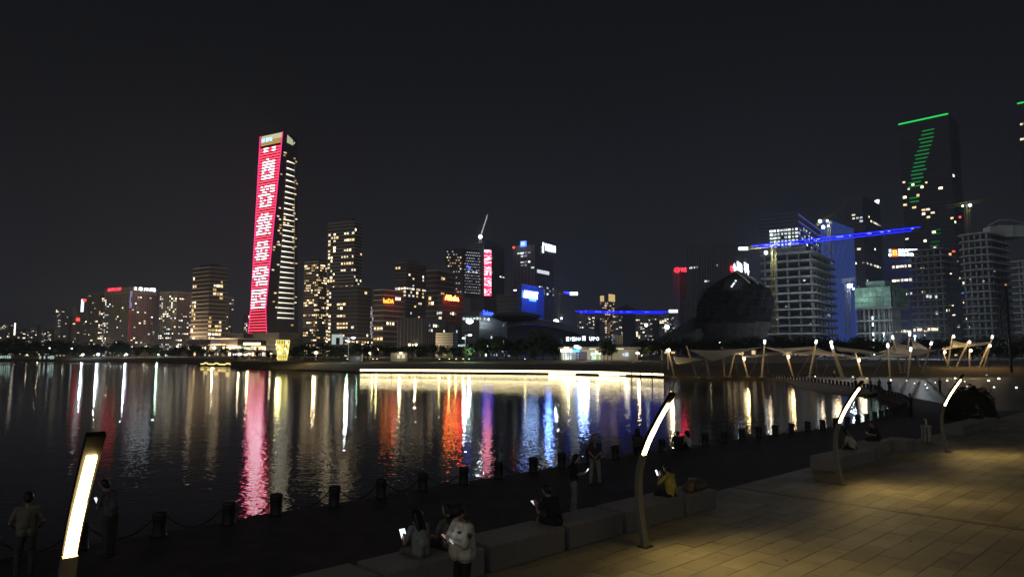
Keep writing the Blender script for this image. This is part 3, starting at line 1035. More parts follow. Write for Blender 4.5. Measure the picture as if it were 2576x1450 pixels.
# blue-signed twin slab tower
r9 = tower('dark tower with blue square emblem and white sign on its roof', 1291, 1345, 1394, 614, 960, 33, 'fins', 4.2, 5, 0.03, 0.03, COOL, GLASSR, SLABD, name='office_tower', skip_top=2,
           lit=lambda fi, ff, bf: (0.75 if fi == 0 and 0.3 < bf < 0.85 and (0.88 < ff < 0.93 or 0.80 < ff < 0.85 or 0.93 < ff) else (0.4 if fi == 1 and (0.1 < ff < 0.3 or 0.55 < ff < 0.62) else 0.01)))
panel(r9[0], r9[1], 1311, 606, 1325, 621, glow('blue_square', (0.06, 0.14, 1.0), 4.0), 'emblem_panel', 2.0, 1.5)
sign(r9[0], r9[1], '回', 1314, 609, 1322, 618, glow('emblem_pale', (0.6, 0.8, 1.0), 2.2), 3.2)
sign(r9[0], r9[2], '▮YUEXUN', 1363, 618, 1395, 635, WHITE_S, 1.2)
panel(r9[0], r9[2], 1350, 683, 1380, 685.5, COOL[0], 'light_ledge', 0.6)
MB().ball(Vector(pt(1292, 622, 955)) - Vector(r9[0].location), 1.5).build('beacon', REDLAMP, r9[0])
# blue glass building with sign and its lower wing
r10 = tower('bright blue glass block with white sign in front of the blue-emblem tower', 1300, 1312, 1369, 714, 780, 30, 'thin', 5, 5, 0.0, 0.0, COOL, mat('blue_lit_glass', (0.05, 0.10, 0.42), 0.3, var=0.25, vscale=0.05), mat('blue_slab', (0.12, 0.18, 0.5), 0.5), name='office_block', cat='office block',
            lit=lambda fi, ff, bf: 0.7 if fi == 1 and 0.18 < ff < 0.26 and bf > 0.5 else 0.01)
sign(r10[0], r10[2], 'AUR INDUST', 1315, 735, 1351, 748, glow('blue_white_sign', (0.5, 0.72, 1.0), 9.0), 1.0)
panel(r10[0], r10[2], 1330, 749, 1347, 756, glow('sign_blue_panel', (0.1, 0.3, 1.0), 3.0), 'sign_panel', 0.5)
p = r10[2].at(r10[2].L * 0.4, 0, 22)
lamp('sign_light', 'POINT', p - Vector(r10[0].location) + Vector((0, 0, pt(1335, 735, 780).z)), 45000, (0.12, 0.25, 1.0), r10[0], 4)
tower('lower dark wing left of the bright blue glass block, one lit storey', 1249, 1300, 1312, 741, 790, 20, 'thin', 4.4, 3.6, wm=[COOL[0], WARM[3], glow('lit_window_pink', (1, .75, .8), 0.7, vary=0.5)], body=GLASSB, slabm=SLABD, name='office_block', cat='office block',
      lit=lambda fi, ff, bf: 0.85 if 0.30 < ff < 0.38 else 0.02)
# low glass offices
r11 = tower('low glass office with blue lettering behind the park trees', 1162, 1205, 1277, 783, 690, 24, 'thin', 4.4, 3.2, wm=COOL + [COOL[3]], body=GLASSB, slabm=SLABD, name='office_block', cat='office block',
            lit=lambda fi, ff, bf: (0.9 if ff > 0.72 and fi == 0 else (0.75 if ff > 0.72 and bf < 0.35 else (0.25 if ff < 0.3 else 0.03))))
sign(r11[0], r11[2], 'Qualcomm', 1212, 782, 1238, 793, BLUE_S, 1.0)
panel(r11[0], r11[1], 1170, 805, 1171, 806, COOL[0], 'window')
tower('low dark glass office left of the blue-lettered office', 999, 1060, 1118, 798, 680, 26, 'fins', 4.4, 3.6, 0.07, 0.16, PALEW + COOL, GLASSB, SLABD, name='office_block', cat='office block')
tower('small louvred white annex behind the trees, mid shore', 1096, 1138, 1150, 838, 600, 15, 'slab', 2.2, 5, 0.0, 0.0, COOL, GREYB, PALE, name='annex_building', cat='building', over=0.3)
tower('low dark office with a few greenish windows between two glass offices', 1112, 1140, 1166, 815, 720, 26, 'fins', 4.4, 3.6, 0.16, 0.3, PALEW + COOL, GLASSB, SLABD, name='office_block', cat='office block')

# --- distant centre
def lit_c(fi, ff, bf):
    return 0.5 if ff < 0.9 and abs(bf - 0.5) < 0.45 else 0
rc = tower('slim far tower with gold-lit crown above the blue crane', 1509, 1528, 1546, 748, 1600, 35, 'grid', 5, 5, wm=[WARM[1], WARM[3], glow('lit_window_rose', (1, .6, .5), .3)], body=GREYB, slabm=GREYB, lit=lit_c, name='residential_tower')
panel(rc[0], rc[1], 1510, 743, 1519, 758, glow('gold_crown', (1, 0.72, 0.3), 0.8), 'crown_light', 1, 1)
panel(rc[0], rc[2], 1530, 741, 1545, 757, MATS['gold_crown'], 'crown_light', 1, 1)
for a_, c_, b_, y_, lb in [(1452, 1474, 1496, 790, 'grey far apartment block under the left end of the long blue crane jib'), (1543, 1556, 1566, 789, 'grey far apartment block right of the gold-crowned tower'),
                           (1600, 1628, 1654, 788, 'grey far apartment block under the middle of the blue crane jib'), (1660, 1684, 1702, 791, 'grey far apartment block under the white crane sign')]:
    tower(lb, a_, c_, b_, y_, 1300, 30, 'grid', 3.2, 4, 0.16, 0.14, PALEW + COOL[:1], PALE, PALE, name='apartment_tower', cat='apartment tower')

# --- right cluster
r0 = tower('dark narrow tower with glowing red round emblem right of centre', 1696, 1712, 1740, 672, 900, 40, 'fins', 4, 5, 0.02, 0.02, COOL, GLASSR, SLABD, name='office_tower')
p_ = sign(r0[0], r0[1], '☺', 1697, 672, 1711, 686, RED_S, 1.5)
fz = Face(pt(1695, 680, 890).to_2d(), (1, 0), 30)
sign(r0[0], fz, 'WE', 1711, 673, 1726, 684, RED_S, 1)
lamp('sign_light', 'POINT', pt(1712, 684, 880) - Vector(r0[0].location), 7000, (1.0, 0.03, 0.08), r0[0], 3)
r1 = tower('broad dark finned office tower behind the domed building', 1731, 1842, 1891, 611, 720, 27, 'fins', 4, 2.6, 0.004, 0.0, COOL, GLASSB, SLABD, name='office_tower')
sign(r1[0], r1[2], '小', 1841, 665, 1849, 679, WHITE_S, 1)
sign(r1[0], r1[2], '回', 1852, 665, 1863, 679, WHITE_S, 1)
sign(r1[0], r1[2], '科', 1869, 666, 1881, 684, WHITE_S, 1)
sign(r1[0], r1[2], '●', 1834.5, 670, 1840, 681, RED_S, 1)
for x_ in (1734, 1738, 1745, 1752, 1802):
    panel(r1[0], r1[1], x_, 671 - (x_ - 1734) * 0.1, x_ + 3, 676 - (x_ - 1734) * 0.1, COOL[0] if x_ < 1750 else COOL[3], 'window', 0.4)
tower('low pale-finned wing at the foot of the broad finned tower', 1720, 1752, 1772, 752, 640, 22, 'fins', 4, 2.2, 0.0, 0.0, COOL, GLASSB, SLAB, name='office_wing', cat='office block')
r2 = tower('blue-edged office with bright greenish storeys above the concrete shell', 1919, 2020, 2076, 534, 650, 34, 'thin', 3.4, 3.2, wm=COOL[1:3] + COOL[:1], body=GLASSB, slabm=mat('violet_slab', (0.22, 0.22, 0.5), 0.5), name='office_tower', top=(0.5, 5),
           lit=lambda fi, ff, bf: (0.95 if fi == 0 and bf > 0.24 and 0.74 < ff < 0.875 else (0.12 if fi == 1 and 0.7 < ff < 0.9 else 0.01)))
for i in range(14):
    z_ = r2[3] - 1.5 - i * 6.8
    if z_ > 20:
        MB().tube([r2[2].at(0.3, z_, 0.5) - Vector(r2[0].location), r2[2].at(r2[2].L - 0.3, z_, 0.5) - Vector(r2[0].location)], 0.5, 4).build('edge_light', glow('violet_edge_led', (0.22, 0.25, 1.0), 0.32), r2[0])
BLUEG = glow('blue_facade_glow', (0.05, 0.11, 0.50), 0.48, vary=0.6)  # blue light falling on the facade, put into its material as a weak glow
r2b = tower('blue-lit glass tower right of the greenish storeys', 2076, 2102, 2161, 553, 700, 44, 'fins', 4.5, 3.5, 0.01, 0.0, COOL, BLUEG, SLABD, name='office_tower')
tower('dim far skyscraper left of the moon with two lit storeys', 2139, 2187, 2232, 490, 1000, 42, 'thin', 5, 4.5, wm=PALEW + COOL[:1], body=GLASSB, slabm=SLABD, name='skyscraper', cat='skyscraper', seed=3,
      lit=lambda fi, ff, bf: 0.75 if 0.545 < ff < 0.575 or (0.83 < ff < 0.85 and bf > 0.4) else 0.012)
r5 = tower('tall dark skyscraper with green roofline and green stepped lights', 2291, 2421, 2446, 288, 800, 46, 'thin', 4.6, 4.6, wm=WARM[2:] + [WARM[0]], body=mat('black_glass', (0.02, 0.022, 0.025), 0.25, var=0.3, vscale=0.05), slabm=mat('black_edge', (0.06, 0.065, 0.07), 0.4), name='skyscraper', cat='skyscraper', seed=11,
           lit=lambda fi, ff, bf: 0.10 if 0.1 < ff < 0.75 and fi == 0 else (0.03 if fi == 1 and ff < 0.8 else (0.15 if fi == 0 and ff <= 0.1 else 0.004)))
O5 = Vector(r5[0].location)
ztop5 = r5[3]
q0, q1 = r5[1].at(0, ztop5 + 0.6, 0.6) - O5, r5[1].at(r5[1].L, ztop5 + 0.6, 0.6) - O5
MB().tube([q0, q1], 1.0, 5).build('roofline_light', glow('green_roofline', (0.03, 0.75, 0.12), 1.1), r5[0])
nf5 = int((ztop5 - ZB) / 4.6)
fh5 = (ztop5 - ZB) / nf5
for i in range(3, 62):
    z = ztop5 - i * fh5
    if z < 20:
        break
    k = i / 45
    if i < 18:
        c_, wd = 0.60 - 0.024 * (i - 3), 0.24 + (0.06 if i % 4 == 1 else 0)
    elif i in (20, 21):
        c_, wd = 0.24, 0.18
    elif 27 < i < 46 and i % 3 != 1:
        c_, wd = 0.66 - 0.011 * (i - 28), 0.17
    else:
        continue
    c_ += rnd.uniform(-0.02, 0.02)
    a_, b_ = r5[1].at(r5[1].L * (c_ - wd / 2), z, 0.5) - O5, r5[1].at(r5[1].L * (c_ + wd / 2), z, 0.5) - O5
    MB().tube([a_, b_], 0.6, 4).build('floor_light', GREEN_S if i < 24 else glow('green_led_dim', (0.01, 0.35, 0.06), 0.35), r5[0])
r6b = tower('dark skyscraper with green roofline cut by the right edge', 2603, 2700, 2730, 243, 800, 46, 'thin', 4.6, 4.6, wm=WARM[2:], body=MATS['black_glass'], slabm=MATS['black_edge'], name='skyscraper', cat='skyscraper', seed=4,
            lit=lambda fi, ff, bf: 0.8 if 0.9 < ff < 0.915 else 0.02)
O6 = Vector(r6b[0].location)
MB().tube([r6b[1].at(0, r6b[3] + 0.6, 0.6) - O6, r6b[1].at(r6b[1].L, r6b[3] + 0.6, 0.6) - O6], 1.0, 5).build('roofline_light', MATS['green_roofline'], r6b[0])
r7 = tower('blue-banded office with red and yellow square emblem and white lettering', 2233, 2305, 2327, 650, 660, 46, 'thin', 4.3, 3.4, wm=[WARM[3], WARM[2], COOL[0]], body=mat('deep_blue_glass', (0.02, 0.025, 0.13), 0.3), slabm=glow('blue_band_light', (0.03, 0.04, 0.5), 0.22), name='office_block', cat='office block', seed=9,
           lit=lambda fi, ff, bf: 0.6 if fi == 0 and bf > 0.25 and int(ff * 20) in (18, 15, 12, 4) else 0.01)
f7 = Face(pt(2230, 640, 655).to_2d(), (1, 0.0), 30)
panel(r7[0], f7, 2241, 627, 2256, 645, glow('emblem_square', (1.0, 0.16, 0.04), 1.6), 'emblem_panel', 0.2, 0.6)
sign(r7[0], f7, '日', 2244, 630, 2253, 642, glow('emblem_yellow', (1.0, 0.7, 0.1), 3.0), 1.0)
sign(r7[0], f7, '8', 2234, 626, 2240, 635, LBLUE_S, 0.6)
sign(r7[0], f7, '0', 2234, 637, 2240, 645, WHITE_S, 0.6)
sign(r7[0], f7, '珠海华润银行', 2258, 626, 2306, 635, WHITE_S, 0.6)
sign(r7[0], f7, '科技金融', 2258, 636, 2296, 644, WHITE_S, 0.6)

# --- unfinished concrete frames
def frame(label, xl, xc, xr, yt, D, a, nfl, zb=ZB, over=1.0, cols=5, name='concrete_frame', slab_t=1.0, parapet=True, curve=0, m=None, rear=True):
    m = m or CONC
    kl, kc, kr = ((x - CX) / F * cp for x in (xl, xc, xr))
    A = R(a)
    P = Vector((kc * D, D))
    u, v = Vector((-math.cos(A), math.sin(A))), Vector((math.sin(A), math.cos(A)))
    LL = (P.x - kl * P.y) / (math.cos(A) + kl * math.sin(A))
    den = max(0.05, math.sin(A) - kr * math.cos(A))
    LR = min(70, (kr * P.y - P.x) / den)
    zt = pt(xc, yt, D).z
    root = thing(name, label, 'unfinished building', (P.x, P.y, zb))
    H = zt - zb
    fh = H / nfl
    def corner(c, e0, e1, rr):
        out = []
        for k in range(5):
            t_ = k / 4 * math.pi / 2
            out.append(c + e0 * rr * (1 - math.sin(t_)) + e1 * rr * (1 - math.cos(t_)))
        return out
    rr = curve
    base = [Vector((0, 0)), v * LR, v * LR + u * LL, u * LL]
    if rr:
        poly = corner(base[0], u, v, rr) + corner(base[1], -v, u, rr) + [base[2]] + corner(base[3], v, -u, rr)
    else:
        poly = base
    sl = MB().prism(poly, -slab_t / 2, slab_t / 2).mesh('floor_slab', m)
    col = MB().box((0, 0, fh / 2 + slab_t / 2), (1.0, 1.0, fh - slab_t), math.atan2(-u.y, -u.x)).mesh('column', m)
    nc = cols
    for i in range(nfl + 1):
        link('floor_slab', sl, root, (0, 0, i * fh))
        if i < nfl:
            for j in range(nc + 1):
                p = u * (3.2 + (LL - 6.4) * j / nc) + v * 4.5
                link('column', col, root, (p.x, p.y, i * fh))
            nr = max(2, int(nc * LR / LL * 0.8))
            for j in range(1, nr + 1):
                p = v * (4.5 + (LR - 7.5) * j / nr) + u * 4.5
                link('column', col, root, (p.x, p.y, i * fh))
    cc = [u * LL * s1 + v * LR * s2 for s1, s2 in ((0.3, 0.35), (0.3, 0.75), (0.7, 0.75), (0.7, 0.35))]
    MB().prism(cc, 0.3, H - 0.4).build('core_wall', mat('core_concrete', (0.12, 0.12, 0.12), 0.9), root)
    return root, Face(P + u * LL, -u, LL), Face(P, v, LR), zt, fh
fa = frame('long unfinished concrete frame with rounded slabs below the blue crane', 1914, 2057, 2152, 631, 450, 36, 13, cols=4, curve=5, slab_t=1.25)
MB().box((-8, 22, pt(2046, 631, 450).z - ZB + 2.6), (26, 14, 4.6), fa[1].rz).build('roof_parapet', CONC, fa[0])
for j in range(6):
    MB().box((6 + j * 2.6, 14, pt(2046, 631, 450).z - ZB + 3.5), (0.5, 0.5, 6.5)).build('column', CONC, fa[0])
fb = frame('dark unfinished tower frame left of the curved-corner frame', 2298, 2387, 2420, 623, 490, 50, 17, cols=4, m=mat('shade_concrete', (0.34, 0.33, 0.32), 0.9, var=0.3, vscale=0.2, objvar=0.15))
fc = frame('large unfinished frame with curved corner slabs at the right', 2419, 2508, 2567, 582, 450, 52, 17, cols=4, curve=7, m=mat('dull_concrete', (0.42, 0.41, 0.40), 0.9, var=0.3, vscale=0.2, objvar=0.15))
fd = frame('unfinished frame cut by the right edge of the picture', 2556, 2650, 2710, 650, 420, 52, 15, cols=6, m=MATS['dull_concrete'])
fe_ = frame('low open concrete floors under green netting, lit by work lights', 2158, 2249, 2291, 772, 430, 48, 4, cols=5)
for x_, y_ in [(2018, 702), (2066, 735), (1972, 768), (2090, 790), (2034, 812), (2096, 655), (1950, 800)]:
    panel(fa[0], fa[1] if x_ < 2050 else fa[2], x_, y_, x_ + 5, y_ + 4, rnd.choice([COOL[0], COOL[1], COOL[3]]), 'work_light', -2.0)
# lit rooms low in the dark frame
for x_, y_ in [(2306, 830), (2312, 830), (2332, 829), (2340, 829), (2346, 829), (2352, 829), (2296, 831), (2328, 746), (2336, 747), (2350, 747), (2352, 788)]:
    panel(fb[0], fb[1], x_, y_ - 5, x_ + 5, y_ + 2, WARM[3] if y_ > 800 else COOL[0], 'lit_opening', -1.0)
for x_, y_, m_ in [(2405, 655, COOL[3]), (2417, 735, glow('work_blue', (.1, .3, 1), .9)), (2436, 700, COOL[3]), (2497, 680, COOL[3]), (2470, 705, COOL[0])]:
    panel(fc[0], fc[1], x_, y_, x_ + 4, y_ + 3, m_, 'work_light', -1.0)
panel(fc[0], fc[1], 2396, 630, 2402, 634, REDLAMP, 'beacon', 0.6)
# pale site cabins on the roofs at far right
ro = thing('rooftop_structure', 'pale greenish-lit rooftop steel structure at the right edge', 'rooftop structure', pt(2490, 585, 470))
Oo = Vector(ro.location)
MB().prism([(0, 0), (14, -2), (18, 8), (2, 10)], -3, 4.5).build('cladding', mat('pale_cladding', (0.5, 0.55, 0.5), 0.6), ro)
MB().prism([(10, 4), (26, 4), (26, 16), (10, 16)], -2, 6.0).build('cladding', MATS['pale_cladding'], ro)
MB().tube([(0, 3, 4.6), (8, 3, 9), (16, 3, 9.5), (30, 3, 6)], 0.4, 5).build('roof_arch', CONC, ro)
# scaffold netting
NET = mat('green_net', (0.19, 0.30, 0.23), 0.9, objvar=0.3, var=0.3, vscale=0.35, bump=0.6, bscale=1.2)
ne = thing('netted_scaffold', 'green scaffold netting wrapped around an unfinished block', 'scaffold', fe_[0].location)
H0 = 4 * fe_[4]
uL, vL = -fe_[1].d, fe_[2].d
LL_, LR_ = fe_[1].L, fe_[2].L
for fdir, fn, L_f in ((uL, -vL, LL_), (vL, -uL, LR_)):
    nb_ = max(3, int(L_f / 4.2))
    for i in range(nb_):
        for j in range(4):
            c_ = fdir * (L_f * (i + 0.5) / nb_) + fn * (0.9 + rnd.uniform(-0.25, 0.25))
            MB().box((c_.x, c_.y, H0 + 2.0 + j * 3.15 + rnd.uniform(-0.2, 0.2)), (L_f / nb_ - 0.15, 0.12, 3.0), math.atan2(fdir.y, fdir.x) + rnd.uniform(-0.03, 0.03)).build('net_sheet', NET, ne)
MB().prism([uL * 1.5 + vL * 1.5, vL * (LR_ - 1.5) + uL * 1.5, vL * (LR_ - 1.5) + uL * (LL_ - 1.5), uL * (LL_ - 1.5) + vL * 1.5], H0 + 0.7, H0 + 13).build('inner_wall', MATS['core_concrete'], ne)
MB().prism([uL * LL_ * 0.2 + vL * 2, vL * LR_ + uL * LL_ * 0.2, vL * LR_ + uL * LL_ * 0.72, uL * LL_ * 0.72 + vL * 2], H0 + 13, H0 + 17).build('net_sheet', NET, ne)
lt = MB()
for i in range(9):
    p = uL * (LL_ * i / 8) - vL * 1.1
    lt.tube([(p.x, p.y, 0), (p.x, p.y, H0 + 14)], 0.12, 4)
for i in range(8):
    a_, b_ = -vL * 1.1, uL * LL_ - vL * 1.1
    z = 2 + i * (H0 + 11) / 7
    lt.tube([(a_.x, a_.y, z), (b_.x, b_.y, z)], 0.1, 4)
lt.build('scaffold_tube', STEEL, ne)
for z in (3, 7, 11, 15, 21, 25):
    p = uL * LL_ * 0.52 - vL * 1.4
    MB().box((p.x, p.y, z), (0.6, 0.5, 2.0)).build('work_light', glow('work_white', (0.75, 1.0, 0.98), 3.0), ne)
for pp in (0.75, 0.3):
    p = uL * LL_ * pp - vL * 9
    lamp('net_fill_lamp', 'POINT', (p.x, p.y, H0 + 8 if pp > 0.5 else 10), 2600 if pp > .5 else 1500, (0.7, 1.0, 0.92), ne, 1)  # unseen fill lights added in front of the netting and open floors

# --- dark domed building under scaffolding
Dd = 380.0
c0 = pt(1850, 893, Dd)
rd = thing('domed_hall', 'dark bulging domed hall under scaffolding with a lit peak', 'building', (c0.x, Dd, ZB))
sc_ = Dd / F
def zpx(y, D):
    return pt(1850, y, D).z - ZB
prof = [(76, 893), (76, 858), (80, 846), (88, 828), (86, 815), (91, 800), (91, 775), (89, 755), (82, 736), (66, 720), (50, 708), (34, 699), (13, 686), (1, 682)]
MB().lathe([(r * sc_, zpx(y, Dd)) for r, y in prof[4:]], 28).build('dome', mat('dome_cladding', (0.026, 0.025, 0.027), 0.95, var=0.6, vscale=0.35, bump=1.0, bscale=0.5, spec=0.1), rd, False)
dm_ = rd.children[0].data if rd.children else bpy.data.objects['dome'].data
for v_ in dm_.vertices:
    a_ = math.atan2(v_.co.y, v_.co.x)
    k_ = 1 + 0.05 * math.sin(3 * a_ + 1.0) + 0.035 * math.sin(7 * a_ + v_.co.z * 0.3) + 0.02 * math.sin(13 * a_ - v_.co.z * 0.7)
    v_.co.x *= k_
    v_.co.y *= k_
    v_.co.x += max(0.0, v_.co.z - 26) * 0.12
MB().lathe([(r * sc_, zpx(y, Dd)) for r, y in [(66, 893), (68, 856), (73, 846), (82, 828), (88, 812)]], 24).build('plinth', mat('plinth_stone', (0.075, 0.066, 0.058), 0.8, var=0.3, vscale=0.3), rd)
lt = MB()
for i in range(26):
    a_ = 2 * math.pi * i / 26
    q = [(r * 1.03 * sc_ * math.cos(a_), r * 1.03 * sc_ * math.sin(a_), zpx(y, Dd)) for r, y in prof[5:11]]
    lt.tube(q, 0.09, 4, False)
for r, y in prof[5:11]:
    lt.tube([(r * 1.03 * sc_ * math.cos(a_ / 24 * 2 * math.pi), r * 1.03 * sc_ * math.sin(a_ / 24 * 2 * math.pi), zpx(y, Dd)) for a_ in range(25)], 0.09, 4, False)
lt.build('scaffold_tube', mat('scaffold_dark', (0.06, 0.06, 0.062), 0.7), rd)
# lit ribs of the peak
for k in range(5):
    a0 = R(-75 + k * 24)
    q = [(r * sc_ * 1.05 * math.cos(a0), r * sc_ * 1.05 * math.sin(a0), zpx(y, Dd) + 0.3) for r, y in [(66, 719), (50, 707), (34, 698), (12, 685)]]
    MB().tube(q, 0.5, 5).build('peak_rib', mat('peak_steel', (0.45, 0.45, 0.40), 0.5), rd)
for x_, y_ in [(1846, 712), (1843, 716), (1840, 720), (1850, 706)]:
    MB().ball(pt(x_, y_, Dd - 17) - Vector(rd.location), 0.5).build('peak_light', glow('peak_light_glow', (0.8, 0.9, 1), 1.6), rd)
lamp('peak_lamp', 'POINT', pt(1852, 694, Dd - 16) - Vector(rd.location), 420, (0.85, 0.95, 1.0), rd, 0.6)
# sloping ramp wing to its left
wg = MB()
pts_ = [(1640, 858, 866), (1690, 832, 852), (1730, 806, 838), (1768, 786, 822), (1800, 782, 812)]
vs = []
for x_, ya, yb2 in pts_:
    vs += [pt(x_, ya, Dd + 10), pt(x_, yb2, Dd + 10), pt(x_, ya, Dd + 28), pt(x_, yb2, Dd + 28)]
vs = [v - Vector(rd.location) for v in vs]
fs = []
for i in range(len(pts_) - 1):
    a_, b_ = i * 4, i * 4 + 4
    fs += [(a_, a_ + 1, b_ + 1, b_), (a_ + 2, b_ + 2, b_ + 3, a_ + 3), (a_, b_, b_ + 2, a_ + 2), (a_ + 1, a_ + 3, b_ + 3, b_ + 1)]
wg.add(vs, fs).build('ramp_wing', mat('ramp_cladding', (0.06, 0.058, 0.058), 0.8, var=0.3, vscale=0.2), rd)
rg = tower('pale vertical-ribbed low hall glimpsed under the ramp of the domed hall', 1768, 1800, 1812, 848, 395, 20, 'fins', 5, 0.9, 0, 0, COOL, mat('rib_blue', (0.18, 0.24, 0.3), 0.5), SLAB, name='ribbed_hall', cat='building')

# --- low curved-roof sports hall in the middle
Dh = 480.0
rh = thing('curved_roof_hall', 'low hall with sweeping curved roof behind the park cafe', 'building', (pt(1400, 893, Dh).x, Dh, ZB))
Oh = Vector(rh.location)
ROOF = mat('shell_roof', (0.20, 0.21, 0.25), 0.5, var=0.25, vscale=0.12)
top_l = [(1275, 806), (1310, 800), (1350, 800), (1400, 808), (1440, 818), (1480, 832), (1520, 848), (1545, 858)]
vs = []
for x_, y_ in top_l:
    vs += [pt(x_, y_ + 15, Dh - 26) - Oh, pt(x_, y_ + 4, Dh - 14) - Oh, pt(x_, y_, Dh) - Oh, pt(x_, y_ + 3, Dh + 25) - Oh]
fs = []
for i in range(len(top_l) - 1):
    for k in range(3):
        fs.append((i * 4 + k, i * 4 + 4 + k, i * 4 + 5 + k, i * 4 + 1 + k))
MB().add(vs, fs).build('roof', ROOF, rh, True)
vs = []
for x_, y_ in top_l:
    vs += [pt(x_, y_ + 17, Dh - 22) - Oh, pt(x_, 893, Dh - 18) - Oh]
MB().add(vs, [(i * 2, i * 2 + 1, i * 2 + 3, i * 2 + 2) for i in range(len(top_l) - 1)]).build('wall', mat('hall_wall', (0.10, 0.11, 0.14), 0.6, var=0.3, vscale=0.15), rh)
MB().lathe([(0.5, -3.5), (9, -3), (16, -0.6), (17, 0.4), (15.5, 1.6), (8, 3.0), (0.4, 3.4)], 26).build('upper_dish', mat('dish_clad', (0.12, 0.115, 0.11), 0.7, var=0.35, vscale=0.3), rh).location = pt(1297, 797, Dh - 10) - Oh

# --- lit shopping podiums at the foot of the towers, left
for x0, xc, x1, y_, D_, lb in [(472, 500, 530, 853, 720, 'small shopping pavilion with white and amber shopfronts, far shore'), (528, 596, 668, 851, 690, 'long low mall with glowing terrace strips at the skyscraper foot')]:
    rp_ = tower(lb, x0, xc, x1, y_, D_, 15, 'slab', 4.6, 3.2, name='shopping_mall', cat='shopping mall', wm=WARM + [COOL[1], WARM[2]], over=1.6, body=GLASSR,
                lit=lambda fi, ff, bf: 0.55)
def strip3(root, D, x0, x1, y, h, m, name):
    O_ = Vector(root.location)
    a_, b_ = pt(x0, y, D), pt(x1, y, D)
    return MB().box((a_ + b_) / 2 - O_, (b_.x - a_.x, 0.6, h)).build(name, m, root)
for x0, x1, y_, h_, m_ in [(570, 606, 873, 2.0, WARM[2]), (605, 640, 873, 1.6, glow('lime_strip', (.8, 1, .45), .6)), (612, 655, 864, 2.2, WARM[2]), (530, 566, 866, 1.5, WARM[0]), (590, 618, 884, 3.2, glow('shop_pink', (1, .82, .7), 1.3)), (586, 622, 891, 1.4, COOL[1]), (632, 668, 871, 1.2, WARM[0])]:
    strip3(rp_[0], 680, x0, x1, y_, h_, m_, 'shopfront')
rp2 = tower('low colonnade with warm-lit frontage and white gateway', 838, 880, 936, 848, 640, 12, 'slab', 4, 3, name='colonnade', cat='building', wm=WARM, lit=lambda fi, ff, bf: 0.7, zb=pt(880, 862, 640).z, slabm=SLAB)
MB().box(pt(848, 853, 636) - Vector(rp2[0].location), (9.5, 2, 9)).build('gateway', glow('gateway_glow', (0.8, 0.95, 0.9), 0.55), rp2[0])
MB().box(pt(850, 857, 635) - Vector(rp2[0].location), (3.2, 2.2, 6)).build('gate_opening', DARKM, rp2[0])

# ------------------------------------------------------------------ cranes
def lattice(mb, a, b, w, n, r=0.12):
    a, b = Vector(a), Vector(b)
    d = (b - a).normalized()
    s1 = d.cross(Vector((0, 1, 0)))
    if s1.length < 0.1:
        s1 = d.cross(Vector((1, 0, 0)))
    s1.normalize()
    s2 = d.cross(s1)
    cs = [(s1 * i + s2 * j) * w / 2 for i, j in ((-1, -1), (1, -1), (1, 1), (-1, 1))]
    for c in cs:
        mb.tube([a + c, b + c], r, 4)
    for i in range(n):
        p0, p1 = a.lerp(b, i / n), a.lerp(b, (i + 1) / n)
        for k in range(4):
            mb.tube([p0 + cs[k], p1 + cs[(k + 1) % 4]], r * 0.7, 3)
def crane(label, base, D, jib_a, jib_b, mast_top, led=None, led_span=(0, 1), signs=None, w=2.0, col=YELM, floods=(), apex=None, beacon=None):
    bx, by = base
    B = pt(bx, by, D)
    root = thing('tower_crane', label, 'crane', B)
    T = pt(mast_top[0], mast_top[1], D) - B
    mb = MB()
    lattice(mb, (0, 0, 0), T, w, max(3, int(T.length / w / 1.4)), 0.14)
    mb.build('mast', col, root)
    a, b = pt(*jib_a, D) - B, pt(*jib_b, D) - B
    mb = MB()
    lattice(mb, a, b, w * 0.75, max(6, int((b - a).length / w / 1.6)), 0.12)
    mb.build('jib', col, root)
    if led:
        p0, p1 = a.lerp(b, led_span[0]), a.lerp(b, led_span[1])
        MB().tube([p0 + Vector((0, -w * 0.5, w * 0.38)), p1 + Vector((0, -w * 0.5, w * 0.38))], 0.27, 5).build('glow_strip', led, root)
        MB().tube([p0.lerp(p1, 0.05) + Vector((0, -w * 0.5, -w * 0.38)), p1.lerp(p0, 0.05) + Vector((0, -w * 0.5, -w * 0.38))], 0.18, 5).build('glow_strip', led, root)
        for k in range(12):
            q = p0.lerp(p1, rnd.uniform(0.03, 0.97)) + Vector((0, -w * 0.6, w * 0.2))
            MB().box(q, (rnd.uniform(0.8, 2.6), 0.4, 0.5)).build('glow_node', glow('blue_led_bright', (0.1, 0.16, 1.0), 3.5) if led is BLUEL else led, root)
    for s_ in signs or ():
        MB().box(pt(*s_[:2], D - 1.5) - B, (s_[2], 0.6, s_[3])).build('sign_panel', glow('crane_sign', (0.8, 0.92, 1.0), 3.0), root)
    for f_ in floods:
        MB().ball(pt(f_[0], f_[1], D - 2) - B, f_[2], 8, 6).build('floodlight', glow('flood_glow', (0.8, 0.95, 1.0), 9.0), root)
        if len(f_) > 3:
            lamp('flood_lamp', 'POINT', pt(f_[0], f_[1], D - 5) - B, f_[3], (0.75, 0.9, 1.0), root, 0.8)
    if apex:
        q = pt(*apex, D) - B
        MB().tube([T, q, a.lerp(b, 0.25)], 0.16, 4).build('tie_bar', col, root)
        MB().tube([q, a.lerp(b, 0.75)], 0.12, 4).build('tie_bar', col, root)
    MB().box(T + Vector((0.8, -1.2, -1.5)), (2, 2, 2.2)).build('cab', mat('cab_paint', (0.35, 0.35, 0.33), 0.5), root)
    if beacon:
        MB().ball(pt(*beacon, D - 1) - B, 0.7, 8, 6).build('beacon', REDLAMP, root)
    return root
